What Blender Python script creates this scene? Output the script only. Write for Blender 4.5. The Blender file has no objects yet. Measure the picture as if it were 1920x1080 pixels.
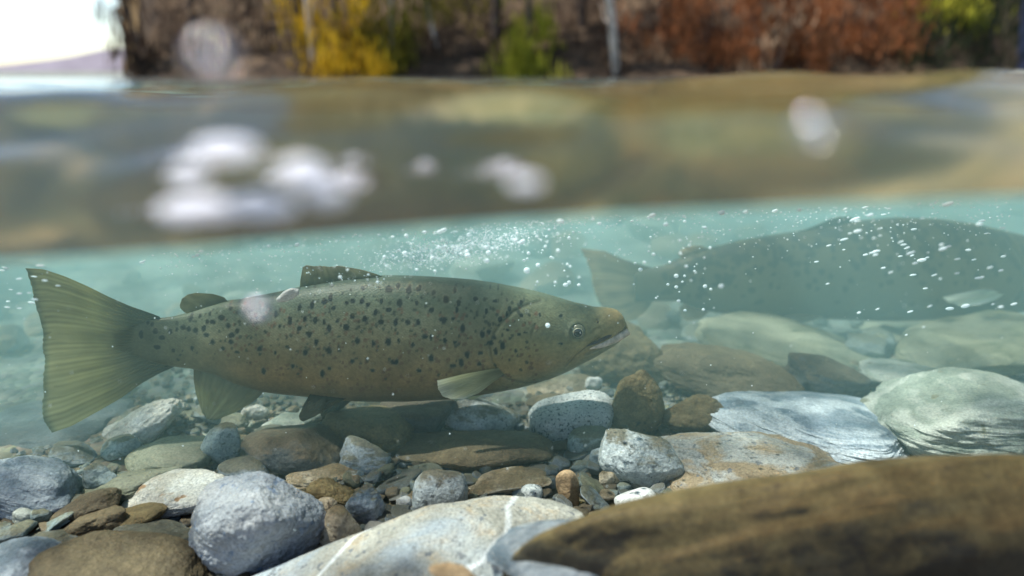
import bpy, bmesh, math, random
import numpy as np
from mathutils import Vector, Matrix

R = math.radians
sc = bpy.context.scene
C = sc.collection
rng = np.random.default_rng(7)
random.seed(7)

# ------------------------------------------------------------------ camera, light, exposure
F = 1321.0                       # focal length in photo pixels (1920 wide)
PITCH = R(16.8)
CAM = np.array([0.0, 0.0, 0.40])
FWD = np.array([0, math.cos(PITCH), -math.sin(PITCH)])
UP = np.array([0, math.sin(PITCH), math.cos(PITCH)])
RIGHT = np.array([1.0, 0, 0])
cam = bpy.data.cameras.new('camera')
cam.sensor_width = 36
cam.lens = F / 1920 * 36
cam.clip_start = 0.01
cam.clip_end = 2000
cam.dof.use_dof = True
cam.dof.focus_distance = 0.715
cam.dof.aperture_fstop = 2.6
cam.dof.aperture_blades = 0
co = bpy.data.objects.new('camera', cam)
C.objects.link(co)
co.location = CAM
co.rotation_euler = (R(90) - PITCH, 0, 0)
sc.camera = co

SUN_EL, SUN_AZ = R(64), R(-86)    # azimuth from +Y towards +X: the sun stands behind the fish, to the left
w = bpy.data.worlds.new('World')
sc.world = w
w.use_nodes = True
nt = w.node_tree
sky = nt.nodes.new('ShaderNodeTexSky')
sky.sky_type = 'NISHITA'
sky.sun_disc = False
sky.sun_elevation = SUN_EL
sky.sun_rotation = SUN_AZ
sky.dust_density = 0.4
sky.air_density = 1.0
bg = nt.nodes['Background']
bg.inputs['Strength'].default_value = 0.11
nt.links.new(sky.outputs['Color'], bg.inputs['Color'])
sl = bpy.data.lights.new('sun', 'SUN')
sl.energy = 5.0
sl.angle = R(0.6)
sl.color = (1.0, 0.95, 0.88)
so = bpy.data.objects.new('sun', sl)
C.objects.link(so)
sdir = Vector((math.sin(SUN_AZ) * math.cos(SUN_EL), math.cos(SUN_AZ) * math.cos(SUN_EL), math.sin(SUN_EL)))
so.rotation_euler = sdir.to_track_quat('Z', 'Y').to_euler()
sc.view_settings.view_transform = 'Standard'
sc.view_settings.look = 'None'
sc.view_settings.exposure = 0.95
sc.view_settings.gamma = 1
sc.view_settings.use_curve_mapping = False
cy = sc.cycles
cy.use_denoising = True
cy.max_bounces = 10
cy.volume_bounces = 1
cy.transparent_max_bounces = 24
cy.caustics_refractive = False
cy.caustics_reflective = False
cy.sample_clamp_indirect = 4.0

# ------------------------------------------------------------------ helpers
def P(px, py, Y):
    """The point on the vertical plane y = Y that photo pixel (px, py) looks at (arrays welcome)."""
    px = np.asarray(px, float); py = np.asarray(py, float)
    dx = (px - 960) / F; dy = (540 - py) / F
    d = FWD[None, :] * np.ones((px.size, 1)) + dx.reshape(-1, 1) * RIGHT + dy.reshape(-1, 1) * UP
    k = np.asarray(Y, float).reshape(-1, 1) / d[:, 1:2]
    return CAM + d * k

def P1(px, py, Y):
    return P([px], [py], [Y])[0]

def depth(p):
    return float(np.dot(np.asarray(p) - CAM, FWD))

def _hash(ix, iy, iz, seed):
    h = (ix * 374761393 + iy * 668265263 + iz * 2147483647 + seed * 1274126177) & 0xFFFFFFFF
    h = ((h ^ (h >> 13)) * 1274126177) & 0xFFFFFFFF
    h = (h ^ (h >> 16)) & 0xFFFFFFFF
    return h.astype(np.float64) / 0xFFFFFFFF * 2 - 1

def noise3(p, seed=0):
    p = np.asarray(p, float)
    i = np.floor(p).astype(np.int64)
    f = p - i
    u = f * f * f * (f * (f * 6 - 15) + 10)
    out = 0
    for dx in (0, 1):
        for dy in (0, 1):
            for dz in (0, 1):
                wgt = (u[:, 0] if dx else 1 - u[:, 0]) * (u[:, 1] if dy else 1 - u[:, 1]) * (u[:, 2] if dz else 1 - u[:, 2])
                out = out + wgt * _hash(i[:, 0] + dx, i[:, 1] + dy, i[:, 2] + dz, seed)
    return out

def fbm(p, seed=0, octv=3, gain=0.5):
    a, s, t = 1.0, 0.0, 0.0
    p = np.asarray(p, float)
    for k in range(octv):
        s = s + a * noise3(p * (2 ** k), seed + k * 17)
        t += a; a *= gain
    return s / t

def smooth(a, b, x):
    t = np.clip((np.asarray(x, float) - a) / (b - a), 0, 1)
    return t * t * (3 - 2 * t)

def mesh_np(name, verts, faces, mat=None, col=None, smooth_shade=True):
    me = bpy.data.meshes.new(name)
    me.from_pydata(np.asarray(verts).tolist(), [], np.asarray(faces).tolist() if not isinstance(faces, list) else faces)
    me.update()
    if smooth_shade:
        me.polygons.foreach_set('use_smooth', [True] * len(me.polygons))
    if col is not None:
        a = me.color_attributes.new('Col', 'FLOAT_COLOR', 'POINT')
        cc = np.ones((len(verts), 4)); cc[:, :3] = col
        a.data.foreach_set('color', cc.ravel())
    if mat:
        me.materials.append(mat)
    return me

def link(name, me, parent=None, loc=None):
    o = bpy.data.objects.new(name, me)
    C.objects.link(o)
    if name in ('haze', 'water', 'riverbed', 'bank', 'hillside', 'body') or name.endswith('_fin'):
        bm = bmesh.new(); bm.from_mesh(me)
        if name in ('water', 'riverbed', 'bank', 'hillside'):
            for fc in bm.faces:
                if fc.normal.z < 0: fc.normal_flip()
        else:
            bmesh.ops.recalc_face_normals(bm, faces=bm.faces)
        bm.to_mesh(me); bm.free()
    if loc is not None:
        o.location = loc
    if parent:
        o.parent = parent
    return o

def tag(o, label=None, cat=None, group=None, kind=None):
    if label: o['label'] = label
    if cat: o['category'] = cat
    if group: o['group'] = group
    if kind: o['kind'] = kind
    return o

def grid_faces(nu, nv, off=0, wrap_v=False):
    f = []
    for i in range(nu - 1):
        for j in range(nv if wrap_v else nv - 1):
            j2 = (j + 1) % nv
            f.append((off + i * nv + j, off + (i + 1) * nv + j, off + (i + 1) * nv + j2, off + i * nv + j2))
    return f

# ------------------------------------------------------------------ materials
class NT:
    def __init__(s, name):
        s.m = bpy.data.materials.new(name); s.m.use_nodes = True
        s.t = s.m.node_tree; s.t.nodes.clear()
        s.out = s.n('ShaderNodeOutputMaterial')
    def n(s, typ, **kw):
        x = s.t.nodes.new(typ)
        for k, v in kw.items(): setattr(x, k, v)
        return x
    def l(s, a, b): s.t.links.new(a, b)
    def ramp(s, fac, stops):
        r = s.n('ShaderNodeValToRGB'); e = r.color_ramp.elements
        while len(e) < len(stops): e.new(0.5)
        for k, (p, c) in enumerate(stops):
            e[k].position = p
            e[k].color = (*c, 1) if not isinstance(c, (int, float)) else (c, c, c, 1)
        s.l(fac, r.inputs[0]); return r.outputs[0]
    def mix(s, fac, a, b, mode='MIX'):
        m = s.n('ShaderNodeMix', data_type='RGBA', blend_type=mode)
        for i, v in ((0, fac), (6, a), (7, b)):
            if hasattr(v, 'is_linked'): s.l(v, m.inputs[i])
            elif isinstance(v, (int, float)): m.inputs[i].default_value = v
            else: m.inputs[i].default_value = (*v, 1)
        return m.outputs[2]
    def math(s, op, a, b=0.0):
        m = s.n('ShaderNodeMath', operation=op)
        for i, v in ((0, a), (1, b)):
            if hasattr(v, 'is_linked'): s.l(v, m.inputs[i])
            else: m.inputs[i].default_value = v
        return m.outputs[0]
    def noise(s, vec, scale, detail=4, rough=0.55, dist=0.0):
        x = s.n('ShaderNodeTexNoise'); s.l(vec, x.inputs['Vector'])
        x.inputs['Scale'].default_value = scale; x.inputs['Detail'].default_value = detail
        x.inputs['Roughness'].default_value = rough; x.inputs['Distortion'].default_value = dist
        return x.outputs['Fac']

def rock_mat(name, c1, c2, c3=None, scale=30, bands=None, band_scale=40, speck=None, speck_scale=220, speck_amt=0.42,
             algae=None, algae_amt=0.5, vein=None, rough=0.62, bump=0.5, bump_scale=120, spec=0.3):
    N = NT(name)
    tc = N.n('ShaderNodeTexCoord'); oi = N.n('ShaderNodeObjectInfo')
    add = N.n('ShaderNodeVectorMath', operation='ADD')
    sc3 = N.n('ShaderNodeVectorMath', operation='SCALE'); sc3.inputs['Scale'].default_value = 7.3
    cmb = N.n('ShaderNodeCombineXYZ')
    for k in range(3): N.l(oi.outputs['Random'], cmb.inputs[k])
    N.l(cmb.outputs[0], sc3.inputs[0]); N.l(tc.outputs['Object'], add.inputs[0]); N.l(sc3.outputs[0], add.inputs[1])
    v = add.outputs[0]
    n1 = N.noise(v, scale, 6, 0.62, 0.6)
    stops = [(0.34, c1), (0.62, c2)] if c3 is None else [(0.3, c1), (0.5, c2), (0.68, c3)]
    col = N.ramp(n1, stops)
    h = N.noise(v, bump_scale, 6, 0.65)
    if bands is not None:
        mp = N.n('ShaderNodeMapping'); N.l(v, mp.inputs['Vector'])
        mp.inputs['Scale'].default_value = (0.16, 0.3, 1.0); mp.inputs['Rotation'].default_value = (0.25, 0.12, 0)
        b = N.noise(mp.outputs[0], band_scale, 5, 0.6, 0.9)
        bf = N.ramp(b, [(0.45, 0.0), (0.56, 1.0)])
        col = N.mix(bf, col, bands)
        h = N.math('ADD', N.math('MULTIPLY', h, 0.6), N.math('MULTIPLY', b, 0.9))
    if speck is not None:
        vo = N.noise(v, speck_scale, 2, 0.5)
        sf = N.ramp(vo, [(speck_amt - 0.05, 1.0), (speck_amt, 0.0)])
        col = N.mix(sf, col, speck)
    if vein is not None:
        mp = N.n('ShaderNodeMapping'); N.l(tc.outputs['Object'], mp.inputs['Vector'])
        mp.inputs['Rotation'].default_value = (0, 0, vein[3])
        wv = N.n('ShaderNodeTexWave'); N.l(mp.outputs[0], wv.inputs['Vector'])
        wv.inputs['Scale'].default_value = vein[4]; wv.inputs['Distortion'].default_value = 2.5
        wv.inputs['Detail'].default_value = 3; wv.inputs['Detail Scale'].default_value = 3
        col = N.mix(N.ramp(wv.outputs['Fac'], [(0.990, 0.0), (1.0, 0.6)]), col, vein[:3])
    if algae is not None:
        g = N.n('ShaderNodeNewGeometry'); sx = N.n('ShaderNodeSeparateXYZ'); N.l(g.outputs['Normal'], sx.inputs[0])
        an = N.noise(v, 22, 5, 0.65)
        a = N.math('ADD', N.math('MULTIPLY', sx.outputs[2], 0.45), N.math('MULTIPLY', an, 1.1))
        af = N.ramp(a, [(0.95 - algae_amt * 0.7, 0.0), (1.12 - algae_amt * 0.7, 0.92)])
        an2 = N.noise(v, 75, 4, 0.7)
        ac = N.ramp(an2, [(0.35, tuple(k * 0.55 for k in algae)), (0.65, algae)])
        col = N.mix(af, col, ac)
    # fine mottling and a slow change of value over the stone
    m1 = N.noise(v, 14, 3, 0.5)
    col = N.mix(0.55, col, N.ramp(m1, [(0.3, 0.35), (0.7, 1.4)]), 'MULTIPLY')
    m2 = N.noise(v, 420, 3, 0.6)
    col = N.mix(0.5, col, N.ramp(m2, [(0.3, 0.35), (0.7, 1.5)]), 'MULTIPLY')
    hs = N.n('ShaderNodeHueSaturation'); N.l(col, hs.inputs['Color'])
    N.l(N.math('ADD', N.math('MULTIPLY', oi.outputs['Random'], 0.3), 0.85), hs.inputs['Value'])
    p = N.n('ShaderNodeBsdfPrincipled')
    N.l(hs.outputs[0], p.inputs['Base Color'])
    p.inputs['Roughness'].default_value = rough
    p.inputs['Specular IOR Level'].default_value = spec
    bp = N.n('ShaderNodeBump'); bp.inputs['Strength'].default_value = bump; bp.inputs['Distance'].default_value = 0.009
    N.l(h, bp.inputs['Height']); N.l(bp.outputs[0], p.inputs['Normal'])
    N.l(p.outputs[0], N.out.inputs['Surface'])
    return N.m

RM = {
 'gneiss':  rock_mat('blue_grey_gneiss', (.13, .18, .22), (.27, .31, .35), bands=(.50, .53, .55), band_scale=55, bump=.75),
 'pale':    rock_mat('pale_grey_stone', (.22, .245, .275), (.35, .365, .385), (.43, .43, .43), speck=(.2, .25, .33), speck_scale=90, speck_amt=.36, bump=1.0, bump_scale=70),
 'cream':   rock_mat('cream_quartz_stone', (.44, .38, .30), (.66, .62, .54), (.72, .70, .65), speck=(.42, .26, .14), speck_scale=60, speck_amt=.34, bump=.9),
 'white':   rock_mat('white_quartz', (.62, .60, .57), (.78, .77, .74), speck=(.40, .38, .36), speck_scale=90, speck_amt=.33, bump=.5),
 'brown':   rock_mat('brown_filmed_stone', (.10, .075, .045), (.19, .14, .075), algae=(.13, .10, .055), algae_amt=.75, bump=.6),
 'dark':    rock_mat('dark_brown_stone', (.055, .060, .060), (.11, .115, .11), algae=(.11, .085, .05), algae_amt=.38, bump=.45),
 'mustard': rock_mat('mustard_filmed_stone', (.13, .095, .045), (.25, .18, .08), algae=(.21, .155, .07), algae_amt=.7, speck=(.07, .06, .04), speck_scale=110, bump=.7),
 'granite': rock_mat('speckled_granite', (.40, .42, .41), (.55, .55, .53), speck=(.07, .08, .09), speck_scale=300, speck_amt=.415, bump=.45),
 'slate':   rock_mat('blue_slate', (.095, .13, .15), (.18, .22, .24), bands=(.27, .30, .32), band_scale=70, algae=(.10, .095, .06), algae_amt=.22, bump=.5),
 'teal':    rock_mat('teal_grey_stone', (.17, .22, .22), (.30, .34, .33), speck=(.13, .16, .15), speck_scale=180, algae=(.13, .125, .075), algae_amt=.22, bump=.4),
 'olive':   rock_mat('olive_stone', (.095, .10, .06), (.18, .175, .115), bands=(.22, .22, .155), band_scale=35, bump=.5),
 'tan':     rock_mat('tan_stone', (.30, .23, .15), (.45, .36, .25), (.52, .47, .38), speck=(.16, .12, .08), speck_scale=140, speck_amt=.38, algae=(.20, .15, .08), algae_amt=.22, bump=.6),
 'orange':  rock_mat('orange_tan_stone', (.42, .26, .13), (.56, .38, .22), bump=.5),
 'grey':    rock_mat('grey_stone', (.22, .25, .26), (.40, .43, .43), (.48, .50, .49), speck=(.14, .16, .17), speck_scale=160, speck_amt=.38, algae=(.15, .13, .085), algae_amt=.22, bump=.55),
 'rustgrey':rock_mat('rust_stained_stone', (.33, .33, .31), (.50, .48, .44), bands=(.36, .27, .17), band_scale=70, speck=(.2, .2, .2), speck_scale=120, speck_amt=.36, bump=.9),
 'vein':    rock_mat('veined_beige_slab', (.24, .235, .20), (.36, .345, .30), (.38, .29, .18), bands=(.28, .31, .33), band_scale=22, vein=(.74, .75, .76, .35, 2.6), speck=(.16, .17, .18), speck_scale=130, speck_amt=.36, bump=.8),
 'palegreen': rock_mat('pale_green_boulder', (.20, .23, .19), (.33, .36, .30), bands=(.46, .47, .41), band_scale=45, speck=(.2, .2, .14), speck_scale=40, speck_amt=.34, bump=.6),
 'deep': rock_mat('deep_grey_stone', (.045, .065, .07), (.09, .115, .12), bands=(.14, .16, .16), band_scale=40, bump=.5),
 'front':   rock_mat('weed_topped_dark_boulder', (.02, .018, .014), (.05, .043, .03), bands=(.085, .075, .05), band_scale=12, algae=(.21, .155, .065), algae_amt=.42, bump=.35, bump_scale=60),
}

def col_mat(name, rough=0.4, spec=0.35, translucent=0.0, bump=None, alpha=1.0):
    N = NT(name)
    a = N.n('ShaderNodeVertexColor', layer_name='Col')
    p = N.n('ShaderNodeBsdfPrincipled')
    N.l(a.outputs[0], p.inputs['Base Color'])
    p.inputs['Roughness'].default_value = rough; p.inputs['Specular IOR Level'].default_value = spec
    if bump:
        tc = N.n('ShaderNodeTexCoord'); vo = N.n('ShaderNodeTexVoronoi', feature='F1')
        mp = N.n('ShaderNodeMapping'); mp.inputs['Scale'].default_value = (0.8, 1, 1.1); mp.inputs['Rotation'].default_value = (0, R(43), 0)
        N.l(tc.outputs['Object'], mp.inputs[0]); N.l(mp.outputs[0], vo.inputs['Vector'])
        vo.inputs['Scale'].default_value = bump; vo.inputs['Randomness'].default_value = 0.6
        b = N.n('ShaderNodeBump'); b.inputs['Strength'].default_value = 0.3; b.inputs['Distance'].default_value = 0.001
        N.l(vo.outputs['Distance'], b.inputs['Height']); N.l(b.outputs[0], p.inputs['Normal'])
        ng = N.noise(tc.outputs['Object'], 260, 4, 0.7)
        N.l(N.mix(0.6, a.outputs[0], N.ramp(ng, [(0.3, 0.6), (0.7, 1.4)]), 'MULTIPLY'), p.inputs['Base Color'])
    s = p.outputs[0]
    if translucent:
        tr = N.n('ShaderNodeBsdfTranslucent'); N.l(a.outputs[0], tr.inputs[0])
        m = N.n('ShaderNodeMixShader'); m.inputs[0].default_value = translucent
        N.l(s, m.inputs[1]); N.l(tr.outputs[0], m.inputs[2]); s = m.outputs[0]
    if alpha < 1:
        tp = N.n('ShaderNodeBsdfTransparent'); m = N.n('ShaderNodeMixShader'); m.inputs[0].default_value = alpha
        N.l(tp.outputs[0], m.inputs[1]); N.l(s, m.inputs[2]); s = m.outputs[0]
    N.l(s, N.out.inputs['Surface'])
    return N.m

def plain(name, col, rough=0.5, spec=0.4, transp=0.0, c2=None, nscale=20):
    N = NT(name); p = N.n('ShaderNodeBsdfPrincipled')
    p.inputs['Base Color'].default_value = (*col, 1)
    if c2:
        tc = N.n('ShaderNodeTexCoord')
        N.l(N.ramp(N.noise(tc.outputs['Object'], nscale, 5, .65), [(.35, col), (.65, c2)]), p.inputs['Base Color'])
    p.inputs['Roughness'].default_value = rough; p.inputs['Specular IOR Level'].default_value = spec
    s = p.outputs[0]
    if transp:
        tp = N.n('ShaderNodeBsdfTransparent'); m = N.n('ShaderNodeMixShader'); m.inputs[0].default_value = transp
        N.l(s, m.inputs[1]); N.l(tp.outputs[0], m.inputs[2]); s = m.outputs[0]
    N.l(s, N.out.inputs['Surface'])
    return N.m

# ------------------------------------------------------------------ setting: riverbed, water, murk
def bed_z(x, y):
    x = np.asarray(x, float); y = np.asarray(y, float)
    z = -0.07 * smooth(0.8, 1.5, y) + 0.55 * smooth(9.5, 13.5, y)
    return z

def fan(ys, nu, half):
    u = np.linspace(-1, 1, nu)
    Yg, Ug = np.meshgrid(ys, u, indexing='ij')
    return Ug * half(Yg), Yg

ys = np.concatenate([np.linspace(0.05, 1.8, 150), np.geomspace(1.83, 16, 70)])
X, Y = fan(ys, 200, lambda y: 1.3 * y + 1.4)
n = fbm(np.c_[X.ravel() * 14, Y.ravel() * 14, X.ravel() * 0], 3, 4).reshape(X.shape)
Z = bed_z(X, Y) - 0.008 + 0.012 * n
N = NT('riverbed_gravel')
tc = N.n('ShaderNodeTexCoord')
vo = N.n('ShaderNodeTexVoronoi'); N.l(tc.outputs['Object'], vo.inputs['Vector']); vo.inputs['Scale'].default_value = 70
base = N.ramp(N.noise(tc.outputs['Object'], 9, 5, .6), [(.35, (.085, .06, .03)), (.5, (.19, .135, .07)), (.65, (.30, .23, .13))])
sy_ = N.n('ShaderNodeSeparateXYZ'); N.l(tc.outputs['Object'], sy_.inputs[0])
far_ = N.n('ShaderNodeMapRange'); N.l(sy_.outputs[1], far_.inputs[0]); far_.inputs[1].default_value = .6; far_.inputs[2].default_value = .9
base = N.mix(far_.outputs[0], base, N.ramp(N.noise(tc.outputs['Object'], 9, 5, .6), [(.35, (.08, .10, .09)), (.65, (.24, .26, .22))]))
cv = N.n('ShaderNodeHueSaturation'); N.l(vo.outputs['Color'], cv.inputs['Color']); cv.inputs['Saturation'].default_value = .25
col = N.mix(.6, base, cv.outputs[0], 'MULTIPLY')
p = N.n('ShaderNodeBsdfPrincipled'); N.l(col, p.inputs['Base Color']); p.inputs['Roughness'].default_value = .75
b = N.n('ShaderNodeBump'); b.inputs['Distance'].default_value = .01; b.inputs['Strength'].default_value = .8; b.invert = True
N.l(vo.outputs['Distance'], b.inputs['Height']); N.l(b.outputs[0], p.inputs['Normal']); N.l(p.outputs[0], N.out.inputs['Surface'])
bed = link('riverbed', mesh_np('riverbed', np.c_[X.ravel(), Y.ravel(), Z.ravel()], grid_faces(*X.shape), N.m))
tag(bed, 'gravelly riverbed under the boulders and cobbles', kind='structure')

# the water surface, from where it meets the lens port out to the far bank
PORT = 0.20
LX = np.array([-400, 0, 350, 600, 900, 1200, 1500, 1920, 2300], float)
LY = np.array([500, 490, 466, 441, 416, 397, 384, 366, 355], float)
_e = P(LX, LY, np.full(LX.size, PORT))
LEVEL = CAM[2] - 0.032
def water_z(x, y):
    x = np.asarray(x, float); y = np.asarray(y, float)
    edge = np.interp(x, _e[:, 0], _e[:, 2])
    q = np.c_[x.ravel(), y.ravel(), 0 * x.ravel()]
    lump = noise3(q * np.array([4.5, 3.0, 1.]), 15).reshape(x.shape)
    # a swell running across just in front of the lens, then the calmer river
    crest = CAM[2] - .003 + .007 * lump - .009 * smooth(-.06, -.16, x) - .008 * smooth(.08, .24, x)
    t = smooth(PORT - .04, 0.31 + .03 * lump, y)
    t0 = smooth(PORT - .04, 0.31 + .03 * lump, PORT)
    t = np.clip((t - t0) / (1 - t0), 0, 1)
    z = edge * (1 - t) + crest * t
    t2 = smooth(.34, .75, y)
    z = z * (1 - t2) + LEVEL * t2
    amp = 0.0045 * smooth(PORT, .25, y) * (1 - .5 * smooth(2, 6, y))
    z = z + amp * (noise3(q * np.array([9, 22, 1.]), 5).reshape(x.shape) * 1.3 + noise3(q * np.array([22, 40, 1.]), 6).reshape(x.shape) * .5)
    return z
ysw = np.concatenate([np.linspace(PORT, 1.0, 150), np.geomspace(1.01, 13.5, 90)])
X, Y = fan(ysw, 220, lambda y: 1.25 * y + 0.9)
Zw = water_z(X, Y)
N = NT('river_water_surface')
fr = N.n('ShaderNodeFresnel'); fr.inputs['IOR'].default_value = 1.33
gl = N.n('ShaderNodeBsdfGlossy'); gl.inputs['Roughness'].default_value = .13; gl.inputs['Color'].default_value = (.95, .95, .95, 1)
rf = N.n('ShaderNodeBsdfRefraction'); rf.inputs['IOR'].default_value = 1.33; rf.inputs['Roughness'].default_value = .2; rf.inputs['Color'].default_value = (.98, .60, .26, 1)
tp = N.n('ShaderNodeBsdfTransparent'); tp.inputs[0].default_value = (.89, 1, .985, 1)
tcw = N.n('ShaderNodeTexCoord'); sxy = N.n('ShaderNodeSeparateXYZ'); N.l(tcw.outputs['Object'], sxy.inputs[0])
mr = N.n('ShaderNodeMapRange', interpolation_type='SMOOTHSTEP'); N.l(sxy.outputs[1], mr.inputs[0])
mr.inputs[1].default_value = .34; mr.inputs[2].default_value = .46; mr.inputs[3].default_value = .93; mr.inputs[4].default_value = 0.0
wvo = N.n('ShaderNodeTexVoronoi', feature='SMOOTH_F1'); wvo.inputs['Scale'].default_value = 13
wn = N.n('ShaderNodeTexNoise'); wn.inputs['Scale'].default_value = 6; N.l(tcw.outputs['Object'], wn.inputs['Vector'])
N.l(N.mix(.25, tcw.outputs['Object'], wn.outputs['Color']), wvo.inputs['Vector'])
dapple = N.ramp(wvo.outputs['Distance'], [(.18, .80), (.60, .05)])  # cell pattern in the transmission, added to cast dappled light on the bed
m1 = N.n('ShaderNodeMixShader'); N.l(N.math('MAXIMUM', mr.outputs[0], dapple), m1.inputs[0])
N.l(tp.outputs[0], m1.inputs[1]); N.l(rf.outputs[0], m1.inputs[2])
m2 = N.n('ShaderNodeMixShader'); N.l(fr.outputs[0], m2.inputs[0]); N.l(m1.outputs[0], m2.inputs[1]); N.l(gl.outputs[0], m2.inputs[2])
N.l(m2.outputs[0], N.out.inputs['Surface'])
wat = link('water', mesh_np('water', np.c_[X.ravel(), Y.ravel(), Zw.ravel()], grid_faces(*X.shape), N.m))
tag(wat, 'rippled river surface lapping up against the lens', kind='structure')

# murk in the water: one closed body under the surface, even density
MURK0 = 0.58
ysh = np.concatenate([np.linspace(MURK0, 1.0, 60), np.geomspace(1.03, 15, 40)])
Xh, Yh = fan(ysh, 90, lambda y: 1.2 * y + 0.8)
Zt = water_z(Xh, Yh) - 0.002
nu, nv = Xh.shape
vt = np.c_[Xh.ravel(), Yh.ravel(), Zt.ravel()]
vb = np.c_[Xh.ravel(), Yh.ravel(), np.full(Xh.size, -1.1)]
fs = grid_faces(nu, nv)
o2 = nu * nv
fs += [tuple(reversed([k + o2 for k in f])) for f in grid_faces(nu, nv)]
for j in range(nv - 1):
    fs.append((j, j + 1, o2 + j + 1, o2 + j))
    a = (nu - 1) * nv + j
    fs.append((a + 1, a, o2 + a, o2 + a + 1))
for i in range(nu - 1):
    a, b_ = i * nv, (i + 1) * nv
    fs.append((b_, a, o2 + a, o2 + b_))
    a, b_ = i * nv + nv - 1, (i + 1) * nv + nv - 1
    fs.append((a, b_, o2 + b_, o2 + a))
N = NT('murky_water')
pv = N.n('ShaderNodeVolumePrincipled')
pv.inputs['Color'].default_value = (.57, .94, .95, 1)
pv.inputs['Density'].default_value = 0.80
pv.inputs['Anisotropy'].default_value = 0.25
N.l(pv.outputs[0], N.out.inputs['Volume'])
hz = link('haze', mesh_np('haze', np.vstack([vt, vb]), fs, N.m, smooth_shade=False))
tag(hz, 'pale turquoise murk filling the river water', kind='stuff')

# ------------------------------------------------------------------ rocks
_ico = {}
def ico(sub):
    if sub not in _ico:
        bm = bmesh.new(); bmesh.ops.create_icosphere(bm, subdivisions=sub, radius=1)
        v = np.array([q.co[:] for q in bm.verts]); f = [[q.index for q in g.verts] for g in bm.faces]
        bm.free(); _ico[sub] = (v / np.linalg.norm(v, axis=1)[:, None], f)
    return _ico[sub]

def rock_shape(seed, sub, facets=9, facet_lo=.62, lump=.16, rough=.02, strata=0.0, sq=2.6):
    v, f = ico(sub)
    r_ = np.random.default_rng(seed)
    # a squarish superellipsoid cut by a few soft planes, then lumps and grain
    r = 1.0 / (np.abs(v) ** sq).sum(1) ** (1 / sq)
    k = 14.0
    acc = np.exp(-k * r)
    for _ in range(facets):
        nn = r_.normal(size=3); nn /= np.linalg.norm(nn)
        o = r_.uniform(facet_lo, 1.0)
        d = v @ nn
        acc += np.where(d > 0.15, np.exp(-k * o / np.maximum(d, .15)), 0)
    r = -np.log(acc) / k
    off = r_.uniform(-50, 50, 3)
    r = r * (1 + lump * fbm(v * 1.25 + off, seed, 2) + .3 * lump * fbm(v * 3.4 + off, seed + 5, 2))
    q = v * r[:, None]
    if rough:
        r = r * (1 + rough * fbm(q * 8 + off, seed + 9, 4, .65))
    if strata:
        s = q.copy(); s[:, 2] = s[:, 2] * 9 + 1.3 * q[:, 0]; s[:, :2] *= 1.6
        r = r * (1 + strata * fbm(s + off, seed + 13, 3, .6))
    q = v * r[:, None]
    lo, hi = q.min(0), q.max(0)
    return (q - (lo + hi) / 2) / ((hi - lo) / 2), f

def hit_bed(px, py):
    y = 1.0
    for _ in range(12):
        d = FWD + (px - 960) / F * RIGHT + (540 - py) / F * UP
        z = float(bed_z(0, y))
        if d[2] > -0.02: return 6.0
        k = (z - CAM[2]) / d[2]; y = min(8.0, k * d[1])
    return y

def fit(cx, cy, hw, hh, ky=0.75, dy=0.0, contact=0.72):
    yc = hit_bed(cx, cy + hh * contact)
    Yc = yc
    for _ in range(3):
        c = P1(cx, cy, Yc + dy); D = depth(c)
        sx = hw * D / F; hz_ = hh * D / F
        th = math.atan2(CAM[2] - c[2], c[1])
        sy = ky * sx
        sy = min(sy, .9 * hz_ / math.sin(th))
        sz = math.sqrt(max(hz_ ** 2 - (sy * math.sin(th)) ** 2, (.4 * hz_) ** 2)) / math.cos(th)
        Yc = yc + .55 * sy
    return P1(cx, cy, Yc + dy), sx, sy, sz

_seed = [100]
def rock(cx, cy, hw, hh, tilt, mat, label, name='river_rock', cat='rock', group=None, sub=None, dy=0.0, ky=.75, seed=None, contact=.72, pitch=0, **shape):
    c, sx, sy, sz = fit(cx, cy, hw, hh, ky, dy, contact)
    _seed[0] += 1
    if sub is None: sub = 7 if hw > 150 else 6 if hw > 40 else 5
    q, f = rock_shape(seed or _seed[0], sub, **shape)
    me = mesh_np(name, q * np.array([sx, sy, sz]), f, RM[mat])
    o = link(name, me, loc=c)
    o.rotation_euler = (R(pitch), R(tilt), 0)
    return tag(o, label, cat, group)

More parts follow.
